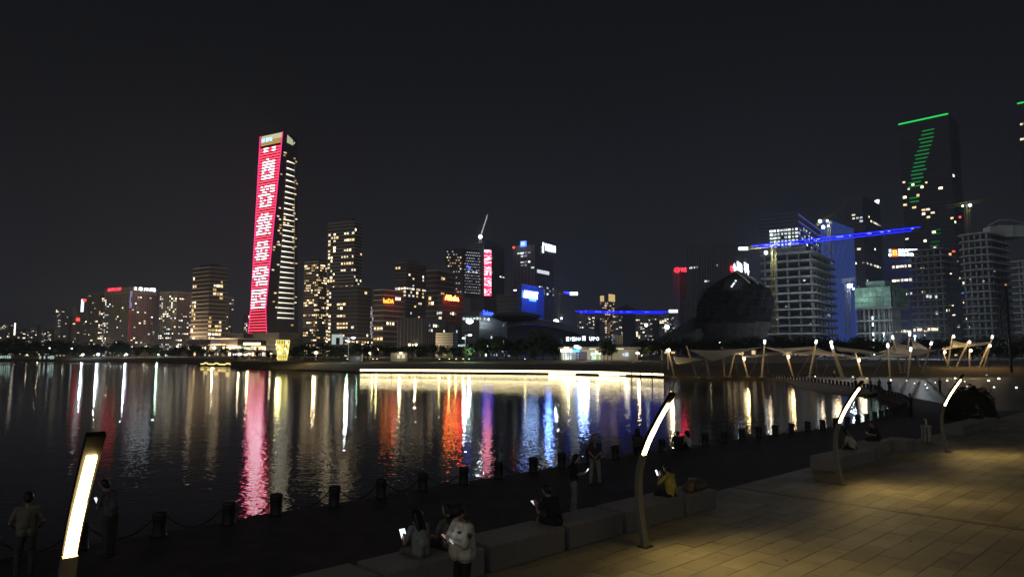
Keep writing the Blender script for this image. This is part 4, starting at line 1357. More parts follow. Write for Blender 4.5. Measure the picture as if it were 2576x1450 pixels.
crane('tower crane with long sloping blue LED jib over the concrete frame', (1945, 838), 420, (1858, 626), (2311, 575), (1945, 606), BLUEL, (0.07, 1.0), [(1869, 625, 5.5, 1.8)], 2.2, YELM, [(1926, 635, 1.1, 24000)], (1945, 590))
crane('far tower crane with level blue LED jib above the grey apartments', (1700, 850), 800, (1448, 784), (1716, 786), (1700, 786), BLUEL, (0.0, 0.86), [(1693, 782, 10, 3.2)], 2.4, STEEL, [(1625, 817, 1.8), (1677, 822, 2.6)])
crane('tower crane with dull yellow jib and white end sign, centre', (1407, 812), 760, (1262, 716), (1446, 739), (1407, 735), BLUEL, (0.85, 0.97), [(1443, 738, 8.5, 3.5)], 2.6, YELM, [(1398, 810, 3.2, 40000), (1412, 800, 1.0)])
crane('luffing crane raised on the dark tower with LED ribbon', (1208, 612), 950, (1209, 594), (1226, 541), (1208, 592), glow('jib_white_glow', (0.8, 0.95, 0.9), 0.7), floods=[(1208, 595, 2.6, 12000)], w=2.2, col=STEEL, apex=(1199, 580))  # white-lit look of the jib put in as glowing strips
crane('tower crane behind the green netting with a dazzling white floodlight', (2132, 840), 415, (2116, 706), (2150, 700), (2132, 712), None, floods=[(2136, 719, 1.3, 12000), (2146, 726, 0.5)], w=2.0, col=mat('dull_crane_steel', (0.08, 0.08, 0.075), 0.6))
crane('yellow crane top lit on the roof of the curved-corner frame', (2432, 582), 480, (2380, 520), (2560, 490), (2432, 512), None, floods=[(2439, 516, 0.9, 2500), (2421, 518, 0.6)], w=2.4, beacon=(2414, 546))
crane('crane head with cluster of white lamps between blue towers', (2084, 640), 600, (2052, 566), (2120, 520), (2084, 556), None, floods=[(2062, 556, 1.4), (2070, 571, 1.5, 9000), (2083, 568, 0.9), (2080, 555, 0.9)], w=2.2)

# ------------------------------------------------------------------ shore light strip
st = thing('shore_light_strip', 'continuous dazzling warm light strip along the far water edge', 'light strip', gp(905, 936, ZD))
Os = Vector(st.location)
sl_px = [(906, 936.5), (985, 937), (1060, 937.3), (1140, 938), (1220, 938.6), (1300, 939.5), (1400, 941), (1480, 942.8), (1560, 945), (1590, 946), (1613, 946.8), (1642, 948), (1672, 949.2)]
STRIP = glow('strip_glow', (1.0, 0.82, 0.44), 6.0, True)
for i in range(len(sl_px) - 1):
    a_, b_ = gp(*sl_px[i], ZW), gp(*sl_px[i + 1], ZW)
    a_.z = b_.z = ZD - 0.05
    gap = 0.2 if i < 8 else 0.6
    d = (b_ - a_).normalized()
    a_, b_ = a_ + d * gap / 2, b_ - d * gap / 2
    mid = (a_ + b_) / 2 + Vector((d.y, -d.x, 0)) * 0.25
    MB().box(mid - Os + Vector((0, 0, 0.12)), ((b_ - a_).length, 0.2, 0.85 if i < 8 else 0.6), math.atan2(d.y, d.x)).build('light_panel', STRIP, st)

# ------------------------------------------------------------------ street and park lamps
LG = {'white': glow('lamp_white', (0.82, 0.93, 1.0), 6.0), 'warm': glow('lamp_warm', (1.0, 0.82, 0.5), 6.0), 'green': glow('lamp_green', (0.6, 1.0, 0.7), 6.0)}
LC = {'white': (0.8, 0.92, 1.0), 'warm': (1.0, 0.75, 0.42), 'green': (0.5, 1, 0.6)}
def street_lamp(px, py, D, kind, r, energy, label, arm=False):
    p = pt(px, py, D)
    gz = ZB if D > 215 else 1.2
    root = thing('street_lamp', label, 'street lamp', (p.x, p.y, gz), 0, 'street lamps of the far shore')
    h = max(2.5, p.z - gz)
    MB().tube([(0, 0, 0), (0, 0, h)], [0.14, 0.09], 6).build('pole', STEEL, root)
    if arm:
        MB().tube([(0, 0, h * 0.96), (1.4, 0, h + 0.2)], 0.07, 5).build('arm', STEEL, root)
        MB().ball((1.6, -0.1, h), r, 10, 6, (1.4, 1, 0.6)).build('lamp_head', LG[kind], root)
        MB().ball((-0.6, -0.1, h * 0.88), r * 0.7, 10, 6, (1.4, 1, 0.6)).build('lamp_head', LG[kind], root)
    else:
        MB().ball((0, -0.2, h + 0.1), r, 10, 6, (1.25, 1, 0.8)).build('lamp_head', LG[kind], root)
    if energy:
        lamp('lamp_light', 'POINT', (0, -2.2, h + 0.6), energy, LC[kind], root, 0.5)
SL = [(24, 890, 640, 'green', .7, 0), (68, 892, 640, 'warm', .5, 0), (98, 894, 640, 'warm', .8, 900), (125, 875, 640, 'white', .7, 0), (181, 876, 640, 'white', .8, 0), (209, 893, 600, 'white', 1.1, 2000), (247, 893, 600, 'white', 1.6, 4000),
      (277, 870, 930, 'warm', 2.2, 110000), (318, 893, 600, 'white', 1.3, 2500), (332, 871, 700, 'white', 1.1, 0), (366, 871, 930, 'warm', 2.4, 110000), (398, 895, 600, 'green', .8, 2500), (446, 871, 900, 'warm', 1.9, 80000), (489, 874, 690, 'white', 2.0, 8000),
      (538, 875, 680, 'warm', 1.6, 30000), (604, 894, 420, 'warm', .9, 1500), (627, 900, 330, 'warm', .7, 900), (652, 888, 330, 'warm', .6, 0), (682, 897, 300, 'warm', .55, 600), (700, 872, 850, 'warm', 1.6, 70000), (795, 887, 250, 'warm', .75, 1200), (912, 864, 700, 'warm', 1.5, 60000), (1046, 866, 600, 'warm', 1.2, 40000), (930, 893, 245, 'warm', .4, 0),
      (1008, 888, 245, 'warm', .5, 500), (1500, 884, 255, 'warm', .55, 400), (1603, 888, 250, 'warm', .7, 700), (1679, 882, 150, 'warm', .45, 500), (1785, 891, 230, 'warm', .3, 0), (1810, 861, 330, 'white', .5, 0), (1887, 862, 330, 'white', .5, 2500), (2222, 838, 380, 'white', .5, 12000), (2300, 845, 330, 'white', .6, 45000)]
for i, (x_, y_, D_, k_, r_, e_) in enumerate(SL):
    street_lamp(x_, y_, D_, k_, r_ * 0.75, e_, '%s of the small lit park lamps counted from the left along the far shore' % ordinal(i))
street_lamp(877, 849, 240, 'white', .5, 1500, 'tall white two-headed lamp mast behind the trees right of the lantern tower', True)
street_lamp(1170, 842, 240, 'white', .5, 1500, 'tall two-headed lamp mast beside the green-lit tree, centre', True)
street_lamp(1181, 808, 560, 'white', 2.4, 60000, 'very bright white floodlight mast in front of the blue-lettered office')

# ------------------------------------------------------------------ golden lantern tower
lp = pt(710, 906, 238)
rl = thing('lantern_tower', 'golden glowing flared lantern tower at the water edge', 'lantern tower', lp)
GOLD = glow('lantern_gold', (1.0, 0.84, 0.22), 1.1)
GOLDB = glow('lantern_bright', (1.0, 0.9, 0.4), 3.0)
MB().lathe([(1.3, 0), (1.5, 1.4), (1.7, 2.8), (1.95, 5.2), (2.1, 6.7)], 16).build('lantern_skin', mat('lantern_mesh', (0.4, 0.34, 0.1), 0.5), rl)
for i in range(16):
    a_ = 2 * math.pi * i / 16
    MB().tube([(r * math.cos(a_), r * math.sin(a_), z) for r, z in [(1.36, 0), (1.56, 1.4), (1.76, 2.8), (2.01, 5.2), (2.18, 6.8)]], 0.14, 4).build('light_rib', GOLD, rl)
for z, r in [(0.6, 1.45), (1.9, 1.66), (3.0, 1.82), (4.2, 1.95), (5.4, 2.06), (6.8, 2.2)]:
    MB().tube([(r * math.cos(k * math.pi / 8), r * math.sin(k * math.pi / 8), z) for k in range(17)], 0.12, 4, False).build('light_ring', GOLD, rl)
for k in range(14):
    a_ = rnd.uniform(math.pi, 2 * math.pi)
    z = rnd.uniform(0.3, 6.4)
    r = 1.38 + z * 0.115
    MB().box((r * math.cos(a_), r * math.sin(a_), z), (0.5, 0.5, 0.7)).build('light_box', GOLDB, rl)
lamp('lantern_light', 'POINT', (0, -3.5, 3.5), 700, (1.0, 0.85, 0.3), rl, 1)

# ------------------------------------------------------------------ park cafe
Dc = 258.0
cb = pt(1510, 906, Dc)
rc_ = thing('park_cafe', 'low white park cafe with lit signs, doors and long canopy lights', 'cafe building', (cb.x, Dc, ZB))
Oc = Vector(rc_.location)
def cbx(x0, x1, y0, y1, D, th, m, name):
    a_, b_ = pt(x0, y1, D), pt(x1, y0, D)
    return MB().box(((a_.x + b_.x) / 2 - Oc.x, D + th / 2 - Oc.y, (a_.z + b_.z) / 2 - Oc.z), (b_.x - a_.x, th, b_.z - a_.z)).build(name, m, rc_)
WW = mat('cafe_wall', (0.5, 0.49, 0.44), 0.8, var=0.15, vscale=0.6)
cbx(1411, 1604, 878, 905, Dc, 10, WW, 'wall')
cbx(1405, 1612, 872, 877.5, Dc - 2, 13, mat('cafe_roof', (0.2, 0.2, 0.2), 0.7), 'roof')
cbx(1543, 1566, 842, 872, Dc + 3, 6, WW, 'stair_tower')
for x_ in (1545, 1551, 1557, 1563):
    cbx(x_, x_ + 2.2, 842, 872, Dc + 2.4, 0.5, mat('tower_rib', (0.4, 0.39, 0.33), 0.7), 'wall_rib')
cbx(1450, 1476, 884, 904, Dc - 0.5, 0.6, mat('violet_wall', (0.10, 0.09, 0.16), 0.6), 'wall_panel')
for x0, x1, y0, y1, m_ in [(1415, 1419, 885, 904, COOL[0]), (1421, 1427, 885, 904, COOL[2]), (1429, 1431, 885, 904, COOL[0]), (1434, 1437, 885, 904, COOL[0]), (1440, 1444, 889, 904, COOL[3]), (1452, 1455, 888, 902, COOL[3]),
                           (1486, 1510, 886, 904, COOL[2]), (1566, 1571, 888, 894, COOL[0]), (1573, 1580, 886, 895, COOL[0])]:
    cbx(x0, x1, y0, y1, Dc - 0.75, 0.4, m_, 'window')
cbx(1500, 1507, 890, 904, Dc - 1.2, 0.4, glow('lime_door', (0.65, 0.9, 0.1), 0.7), 'door')
cbx(1497, 1511, 886.5, 889, Dc - 1.3, 0.4, glow('door_light', (1, 1, 1), 3.0), 'door_light')
cbx(1410, 1438, 878, 884, Dc - 2.6, 0.5, glow('cafe_sign_warm', (1.0, 0.8, 0.4), 8.0), 'sign_panel')
cbx(1419, 1423, 872, 878, Dc - 2.6, 0.5, MATS['cafe_sign_warm'], 'sign_panel')
cbx(1426, 1430, 872, 878, Dc - 2.6, 0.5, MATS['cafe_sign_warm'], 'sign_panel')
cbx(1439, 1457, 879, 884.5, Dc - 2.6, 0.5, glow('cafe_sign_blue', (0.05, 0.35, 1.0), 4.0), 'sign_panel')
cbx(1444, 1455, 868, 873.5, Dc - 2.8, 0.5, glow('cafe_sign_white', (0.85, 0.93, 1.0), 4.5), 'sign_panel')
cbx(1450, 1461, 871, 876, Dc - 3.2, 0.5, MATS['cafe_sign_white'], 'sign_panel')
cbx(1482, 1500, 875.2, 878, Dc - 2.8, 0.5, CREAM_S, 'canopy_light')
cbx(1549, 1568, 875.2, 878, Dc - 2.8, 0.5, CREAM_S, 'canopy_light')
fz = Face(pt(1420, 850, Dc + 14).to_2d(), (1, 0), 60)
for tx, x0, x1, y0, y1 in [('E', 1424, 1431, 847, 857), ('Y', 1433, 1437, 848, 856), ('E', 1439, 1445, 847, 857), ('S', 1446, 1451, 848, 856), ('U', 1453, 1459, 848, 856), ('回', 1464, 1472, 845, 856), ('U', 1482, 1489, 846, 856), ('P', 1491, 1497, 847, 856), ('O', 1499, 1506, 847, 856)]:
    sign(rc_, fz, tx, x0, y0, x1, y1, glow('roof_letter', (0.75, 0.87, 1.0), 4.0), 0.3)
lt = MB()
for x_ in (1428, 1450, 1470, 1490, 1503):
    a_ = pt(x_, 846, Dc + 14.5) - Oc
    lt.tube([(a_.x, a_.y, a_.z), (a_.x, a_.y, pt(x_, 872, Dc + 9).z - Oc.z)], 0.1, 4)
a_, b_ = pt(1422, 857.5, Dc + 14.4) - Oc, pt(1508, 857.5, Dc + 14.4) - Oc
lt.tube([a_, b_], 0.12, 4)
lt.build('letter_frame', DARKM, rc_)
lamp('roof_sign_light', 'POINT', pt(1465, 846, Dc + 18) - Oc, 6000, (0.25, 0.4, 1.0), rc_, 2)
lamp('cafe_light', 'POINT', pt(1475, 890, Dc - 8) - Oc, 700, (1.0, 0.95, 0.85), rc_, 1)
lamp('cafe_light', 'POINT', pt(1575, 884, Dc - 6) - Oc, 260, (1.0, 0.92, 0.7), rc_, 1)

# small lit kiosks and light dots in the park
for x_, y_, w_, h_, m_, lb in [(1004, 896, 5.0, 1.6, glow('kiosk_cream', (1, .95, .6), .8), 'small cream-lit kiosk under the trees left of centre'), (896, 900, 3.5, 1.6, glow('kiosk_dim', (.8, .85, .9), .2), 'small grey kiosk below the tall lamp mast'),
                               (1860, 886, 9, 1.2, glow('kiosk_amber', (1, .75, .4), .9), 'amber-lit snack stall row behind the leftmost sails'), (1975, 890, 16, .7, glow('kiosk_faint', (1, .8, .6), .22), 'faintly lit row of stalls behind the middle sails'),
                               (1682, 886, 4.5, .8, MATS['kiosk_amber'], 'tiny amber stall window left of the sails'), (120, 898, 12, 2.6, glow('kiosk_green', (.7, 1, .85), .55), 'pale green-lit pavilion under trees on the far left shore'),
                               (8, 897, 14, 2.6, MATS['kiosk_green'], 'green-lit shelter at the left edge of the far shore')]:
    D_ = 560 if x_ < 200 else 246
    if x_ > 1700:
        D_ = 205
    p = pt(x_, y_, D_)
    ro_ = thing('kiosk', lb, 'kiosk', (p.x, p.y, ZB if D_ > 215 else 1.75))
    zc = p.z - ro_.location.z
    nseg = max(2, int(w_ / 1.6))
    for k in range(nseg):
        if rnd.random() < 0.8:
            MB().box((-w_ / 2 + (k + 0.5) * w_ / nseg, -1.3, zc + rnd.uniform(-0.05, 0.05)), (w_ / nseg * rnd.uniform(0.5, 0.9), 0.2, h_ * rnd.uniform(0.6, 1))).build('lit_panel', m_, ro_)
    MB().box((0, 0, zc / 2 + 0.5), (w_ + 0.6, 2.4, max(0.6, zc + h_))).build('body', GREYB, ro_)
    MB().box((0, -0.2, zc + h_ / 2 + 0.75), (w_ + 1.4, 3.4, 0.25)).build('roof', DARKM, ro_)
# left pier / boat with lights
for (x0, x1, y_, D_, m_, lb) in [(505, 588, 915, 400, glow('pier_gold', (1.0, 0.75, 0.25), 2.2), 'low moored barge outlined in golden lights near the headland'), (446, 503, 905.5, 560, BLUEL, 'long low landing stage with blue and white light line, left shore'), (314, 345, 905, 560, glow('pier_white', (1, .95, .7), .9), 'short landing stage with a pale light line, far left')]:
    a_, b_ = gp(x0, y_, ZW + 0.8), gp(x1, y_ + (2 if x0 == 505 else 0), ZW + 0.8)
    D_ = a_.y
    rb = thing('moored_barge' if x0 == 505 else 'landing_stage', lb, 'barge' if x0 == 505 else 'landing stage', (a_.x, a_.y, ZW))
    Ob = Vector(rb.location)
    d = b_ - a_
    L = d.length
    an = math.atan2(d.y, d.x)
    c_ = (a_ + b_) / 2 - Ob
    MB().box((c_.x, c_.y + 2.5, 0.25), (L, 5, 0.9), an).build('hull', DARKM, rb)
    MB().box((c_.x, c_.y + 2.5, 2.6), (L * 0.8, 3.4, 0.3), an).build('roof', GREYB, rb)
    for k in range(6):
        q = a_.lerp(b_, 0.12 + k * 0.15) - Ob
        MB().tube([(q.x, q.y + 1, 0.6), (q.x, q.y + 1, 2.5)], 0.12, 4).build('post', STEEL, rb)
    for k in range(9):
        q = a_.lerp(b_, (k + 0.5) / 9) - Ob
        MB().box((q.x, q.y - 0.2, 0.9 + (0.5 if k % 3 == 1 and x0 == 505 else 0)), (L / 9 * 0.92, 0.2, 0.45), an).build('light_bar', m_, rb)
    if x0 == 446:
        MB().box((c_.x + 4, c_.y + 0.2, 2.7), (L * 0.9, 0.3, 0.35), an).build('light_bar', MATS.get('pier_white') or glow('pier_white', (1, .95, .7), .9), rb)

# ================================================================== TREES
LEAF = mat('night_leaves', (0.045, 0.06, 0.028), 0.7, objvar=0.35, spec=0.2)
BARK = mat('bark', (0.07, 0.055, 0.04), 0.9)
def crown_mesh(seed, n=620, leaf=0.55):
    r = random.Random(seed)
    mb = MB()
    lobes = [(Vector((r.uniform(-2.4, 2.4), r.uniform(-2.4, 2.4), r.uniform(3.6, 8.6))), r.uniform(1.1, 2.3)) for _ in range(9)]
    lobes.append((Vector((0, 0, 6)), 2.6))
    for i in range(n):
        c, rad = r.choice(lobes)
        d = Vector((r.gauss(0, 1), r.gauss(0, 1), r.gauss(0, 0.8))).normalized()
        p = c + d * rad * (0.55 + 0.5 * r.random() ** 0.5)
        nrm = (d + Vector((r.uniform(-.8, .8), r.uniform(-.8, .8), r.uniform(-.3, 1)))).normalized()
        a = nrm.cross(Vector((r.random(), r.random(), r.random() + 0.1))).normalized()
        b = nrm.cross(a)
        s = leaf * r.uniform(0.5, 1.15)
        mb.add([p - a * s, p + b * s * 0.6, p + a * s, p - b * s * 0.6], [(0, 1, 2, 3)])
    return mb.mesh('crown', LEAF)
def trunk_mesh(seed):
    r = random.Random(seed)
    mb = MB()
    mb.tube([(0, 0, 0), (0.1, 0, 1.6), (r.uniform(-.3, .3), r.uniform(-.3, .3), 3.2), (r.uniform(-.4, .4), 0, 5.6)], [0.24, 0.19, 0.15, 0.05], 6)
    for k in range(5):
        a = k * 1.3 + r.random()
        mb.tube([(0.1, 0, 2.0 + 0.35 * k), (1.1 * math.cos(a), 1.1 * math.sin(a), 3.6 + 0.4 * k), (2.0 * math.cos(a), 2.0 * math.sin(a), 5.2 + 0.4 * k)], [0.1, 0.07, 0.03], 5)
    return mb.mesh('trunk', BARK)
CR = [crown_mesh(i) for i in range(6)]
TR = [trunk_mesh(i + 20) for i in range(4)]
trees = []
def tree(px, ytop, D, wide=1.0):
    gz = ZB if D > 215 else 1.7
    zt_ = pt(px, ytop, D).z
    s = max(2.0, zt_ - gz) / 10.0
    trees.append((px, D, pt(px, 893, D).x, gz, s, wide))
for i in range(30):                                     # far left shore
    x_ = -30 + i * 22 + rnd.uniform(-5, 5)
    tree(x_, rnd.uniform(852, 868) + (12 if x_ > 330 else 0) + (-6 if 20 < x_ < 130 else 0), 635 + rnd.uniform(0, 45), 1.45)
for i in range(22):
    tree(-40 + i * 26 + rnd.uniform(-6, 6), rnd.uniform(874, 886), 612 + rnd.uniform(-6, 10), 1.5)
for x_, y_ in [(592, 892), (612, 898), (650, 884), (668, 880), (688, 886), (735, 872), (752, 866), (770, 862), (742, 880), (790, 866), (812, 862), (834, 864), (856, 868), (880, 866), (902, 864), (925, 862), (948, 866), (972, 862), (995, 868),
               (1018, 864), (1040, 862), (1062, 866), (1086, 862), (1110, 866), (1135, 862), (1158, 868), (1180, 858), (1204, 850), (1226, 846), (1250, 846), (1274, 846), (1300, 844), (1322, 850), (1346, 840), (1366, 834), (1388, 846), (1410, 862), (1395, 858)]:
    tree(x_ + rnd.uniform(-4, 4), y_ + rnd.uniform(-4, 4), 275 + rnd.uniform(-12, 22), 1.15)
for x_, y_ in [(760, 882), (825, 880), (905, 882), (985, 882), (1055, 884), (1105, 878), (1130, 882), (1215, 880), (1290, 872), (1340, 874), (1176, 862)]:
    tree(x_, y_, 252 + rnd.uniform(-4, 6), 1.0)
for x_, y_, D_ in [(1528, 846, 250), (1538, 862, 246), (1518, 860, 248)]:
    tree(x_, y_, D_, 0.95)
for i in range(34):                                     # dark belt behind the sails
    x_ = 1612 + i * 30 + rnd.uniform(-8, 8)
    tree(x_, rnd.uniform(840, 854), 300 + rnd.uniform(-20, 25), 1.35)
for i in range(30):
    x_ = 1625 + i * 34 + rnd.uniform(-8, 8)
    tree(x_, rnd.uniform(862, 874), 250 + rnd.uniform(-8, 8), 1.3)
trees.sort(key=lambda q: q[0])
cnt = {}
for i, (px_, D, X, gz, s, wd) in enumerate(trees):
    zone = 'on the far left shore' if D > 500 else ('in the park belt of the middle shore' if px_ < 1600 else 'in the dark belt behind the sails')
    n = cnt.get(zone, 0)
    cnt[zone] = n + 1
    ro_ = thing('park_tree', 'dark leafy tree %s, %s from the left' % (zone, ordinal(n)), 'tree', (X, D, gz), 0, 'trees ' + zone)
    c_ = link('crown', rnd.choice(CR), ro_, None, rnd.uniform(0, 6.28))
    t_ = link('trunk', rnd.choice(TR), ro_, None, rnd.uniform(0, 6.28))
    c_.scale = (s * wd, s * wd, s)
    t_.scale = (s, s, s)
# uplights under a few park trees
for i, (x_, y_, e_, k_) in enumerate([(948, 893, 350, 'warm'), (938, 897, 200, 'warm'), (1105, 899, 130, 'warm'), (1130, 899, 260, 'warm'), (1147, 899, 130, 'warm'), (1165, 899, 180, 'warm'), (1180, 884, 1100, 'green'), (874, 890, 500, 'green'), (900, 889, 400, 'green'), (1428, 884, 350, 'warm'), (1320, 872, 90, 'warm')]):
    p = pt(x_, y_, 247)
    ro_ = thing('tree_uplight', '%s ground spotlight from the left shining up into a park tree' % ordinal(i), 'spotlight', (p.x, p.y, ZB), 0, 'spotlights under the park trees')
    MB().lathe([(0.12, 0), (0.16, 0.3), (0.28, 0.5)], 8).build('housing', DARKM, ro_)
    MB().lathe([(0.01, 0.5), (0.24, 0.52), (0.2, 0.6)], 8).build('lens', LG[k_], ro_)
    lamp('spot', 'POINT', (0, -1.0, max(1.0, p.z - ZB)), e_, (1.0, 0.85, 0.25) if k_ == 'warm' else (0.45, 1.0, 0.5), ro_, 0.3)
# big round shrub beside the promenade
sb = MB()
r = random.Random(3)
for i in range(2600):
    d = Vector((r.gauss(0, 1), r.gauss(0, 1), r.gauss(0, 1))).normalized()
    d.z = abs(d.z)
    bulge = 1 + 0.12 * math.sin(d.x * 5) + 0.1 * math.cos(d.y * 6 + d.z * 4)
    p = Vector((d.x * 1.75, d.y * 1.75, d.z * 2.25)) * bulge * (0.8 + 0.22 * r.random())
    a = d.cross(Vector((r.random(), r.random(), r.random()))).normalized()
    b = d.cross(a)
    s = 0.13 * r.uniform(0.5, 1.2)
    sb.add([p - a * s, p + b * s, p + a * s, p - b * s], [(0, 1, 2, 3)])
p = gp(2440, 1056, ZD)
sh = thing('round_shrub', 'large dark rounded shrub beside the promenade at right', 'shrub', p)
sb.build('foliage', LEAF, sh)
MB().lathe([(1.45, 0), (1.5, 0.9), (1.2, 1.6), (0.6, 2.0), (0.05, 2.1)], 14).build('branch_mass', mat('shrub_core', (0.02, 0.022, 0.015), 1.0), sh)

# ================================================================== SAILS AND MASTS
def zz(zx, zy):
    return 1641.6 + zx * 0.36235, 824 + zy * 0.36235
MAST = mat('cream_mast', (0.42, 0.37, 0.29), 0.6)
SAIL = bpy.data.materials.new('sail_fabric')
SAIL.use_nodes = True
t = SAIL.node_tree
b = t.nodes['Principled BSDF']
b.inputs['Base Color'].default_value = (0.68, 0.65, 0.58, 1)
b.inputs['Roughness'].default_value = 0.8
tr = t.nodes.new('ShaderNodeBsdfTranslucent')
tr.inputs['Color'].default_value = (0.5, 0.46, 0.38, 1)
mx = t.nodes.new('ShaderNodeMixShader')
mx.inputs['Fac'].default_value = 0.35
t.links.new(b.outputs[0], mx.inputs[1])
t.links.new(tr.outputs[0], mx.inputs[2])
t.links.new(mx.outputs[0], t.nodes['Material Output'].inputs['Surface'])
MASTS = [((150, 345), (105, 155), 't', 'warm', 141), ((305, 345), (235, 125), None, None, 142), ((395, 362), (365, 210), None, None, 138), ((495, 330), (492, 215), None, None, 148), ((530, 345), (565, 180), None, None, 146),
         ((658, 335), (615, 170), 0.25, 'warm', 145), ((755, 335), (775, 112), 't', 'white', 145), ((975, 340), (920, 160), 0.22, 'warm', 143), ((1085, 345), (1130, 112), 't', 'white', 142), ((1310, 340), (1228, 100), 't', 'warm', 142),
         ((1325, 345), (1250, 145), 't', 'white', 140), ((1455, 340), (1405, 172), 0.3, 'warm', 142), ((1648, 345), (1632, 138), 't', 'white', 141), ((1770, 340), (1788, 165), 't', 'white', 141), ((1725, 300), (1668, 80), 't', 'white', 153),
         ((1855, 268), (1810, 130), None, None, 164), ((1870, 305), (1928, 122), 't', 'white', 152), ((1745, 300), (1781, 58), 't', 'white', 154), ((2050, 265), (2015, 168), 't', 'warm', 165), ((2045, 262), (2076, 60), 't', 'warm', 166),
         ((2105, 268), (2186, 98), 't', 'warm', 164), ((2197, 262), (2195, 150), 0.06, 'warm', 166), ((2265, 265), (2334, 108), 0.1, 'warm', 165), ((2295, 262), (2352, 76), 't', 'white', 168)]
mtops = []
for i, (b0, t0, lampk, kind, D) in enumerate(MASTS):
    bp_, tp_ = pt(*zz(*b0), D), pt(*zz(*t0), D - 1)
    bp_.z = ZD if D < 150 else (0.3 if D < 160 else 1.4)
    ro_ = thing('sail_mast', '%s leaning cream mast of the sail canopies, counted from the left' % ordinal(i), 'mast', bp_, 0, 'masts of the sail canopies')
    T = tp_ - bp_
    MB().tube([(0, 0, 0), T * 0.5, T], [0.17, 0.21, 0.14], 8).build('mast_tube', MAST, ro_)
    MB().lathe([(0.55, 0), (0.55, 0.2), (0.36, 0.24)], 10).build('base_plate', STEEL, ro_)
    if lampk:
        LP_ = T if lampk == 't' else T * (1 - lampk)
        if kind == 'white':
            MB().tube([LP_ + T.normalized() * 0.1, LP_ + T.normalized() * 0.85], 0.22, 8).build('lamp_head', glow('mast_lamp_white', (0.92, 0.95, 1.0), 4.0), ro_)
            lamp('lamp_light', 'POINT', LP_ + Vector((0.2, -1.6, 0.0)), 80, (1.0, 0.78, 0.5), ro_, 0.3)
        else:
            MB().ball(LP_ + Vector((0.1, -0.45, 0)), 0.28, 8, 6, (1, 1, 1.2)).build('lamp_head', glow('mast_lamp_warm', (1.0, 0.80, 0.45), 9.0), ro_)
            lamp('lamp_light', 'POINT', LP_ + Vector((0.3, -1.6, -0.3)), 260, (1.0, 0.66, 0.28), ro_, 0.3)
    for sx in ((-1.0, 1.0) if i % 2 == 0 else ()):
        MB().tube([T * 0.92, (T.x * 0.5 + sx * 2.2, 2.2, 0.05)], 0.035, 4).build('stay_cable', STEEL, ro_)
SAILS = [([(250, 152), (400, 156), (560, 150), (760, 133), (690, 150), (560, 185), (460, 220), (400, 228), (370, 210), (300, 175)], 143, 'broad sagging sail slung left of the tallest white lamp'),
         ([(140, 195), (200, 205), (355, 212), (330, 225), (200, 247), (160, 245)], 142, 'small low grey sail at the left end of the canopies'),
         ([(640, 190), (760, 184), (905, 168), (912, 178), (770, 197), (645, 204)], 145, 'narrow pale sail seen edge-on between third and fourth lamps'),
         ([(782, 135), (860, 142), (1000, 138), (1105, 130), (1115, 147), (1010, 157), (925, 176), (870, 162)], 143, 'glowing cream sail above the brightest warm lamp'),
         ([(1145, 138), (1200, 160), (1290, 180), (1380, 194), (1300, 198), (1180, 190), (1050, 182), (950, 174), (1060, 165), (1120, 150)], 143, 'cream triangular sail right of the second white lamp'),
         ([(1275, 128), (1330, 140), (1450, 152), (1560, 172), (1520, 178), (1400, 168), (1290, 160)], 145, 'thin grey sail right of the tilted white lamp'),
         ([(1280, 184), (1330, 188), (1405, 198), (1405, 210), (1320, 206), (1285, 197)], 142, 'narrow glowing strip sail above the middle lawn'),
         ([(1425, 206), (1520, 197), (1590, 183), (1632, 164), (1680, 183), (1780, 190), (1790, 200), (1640, 202), (1500, 208)], 142, 'low tent-like sail with glowing peak right of centre'),
         ([(1690, 100), (1740, 118), (1800, 128), (1805, 160), (1790, 185), (1690, 180), (1600, 174), (1560, 172), (1620, 150), (1660, 128)], 153, 'large dark grey peaked sail behind the tent-like sail'),
         ([(1788, 68), (1830, 95), (1910, 148), (1870, 152), (1812, 150), (1800, 110)], 153, 'tall glowing peaked sail with the highest lamp'),
         ([(1800, 152), (1870, 148), (1925, 155), (1985, 148), (1900, 178), (1800, 194), (1795, 170)], 147, 'amber-lit sail between the tall peak and the right masts'),
         ([(2010, 138), (2078, 126), (2085, 90), (2150, 104), (2190, 108), (2330, 100), (2325, 113), (2200, 127), (2100, 137), (2015, 152)], 165, 'rightmost wide sail glowing along its lower edge')]
for corners, D_, lb in SAILS:
    ym = sum(c[1] for c in corners) / len(corners)
    P_ = [pt(*zz(*c), D_ + (ym - c[1]) * 0.09) for c in corners]
    cen = sum(P_, Vector()) / len(P_)
    ro_ = thing('shade_sail', lb, 'shade sail', cen)
    ring = [Vector((p.x, p.y, p.z)) for p in smooth_poly([tuple(q - cen) for q in P_ + [P_[0]]], 4)[:-1]]
    rings = 5
    M = len(ring)
    vs, fs = [Vector((0, 0, -0.25))], []
    for k in range(1, rings + 1):
        q = k / rings
        vs += [p * q + Vector((0, 0, -0.25 * (1 - q * q))) for p in ring]
    for m_ in range(M):
        fs.append((0, 1 + m_, 1 + (m_ + 1) % M))
    for k in range(rings - 1):
        for m_ in range(M):
            fs.append((1 + k * M + m_, 1 + (k + 1) * M + m_, 1 + (k + 1) * M + (m_ + 1) % M, 1 + k * M + (m_ + 1) % M))
    MB().add(vs, fs).build('membrane', SAIL, ro_, True)
    bd = [tuple(v) for v in vs[1 + (rings - 1) * M:]]
    MB().tube(bd + [bd[0]], 0.05, 4, False).build('edge_cable', STEEL, ro_)

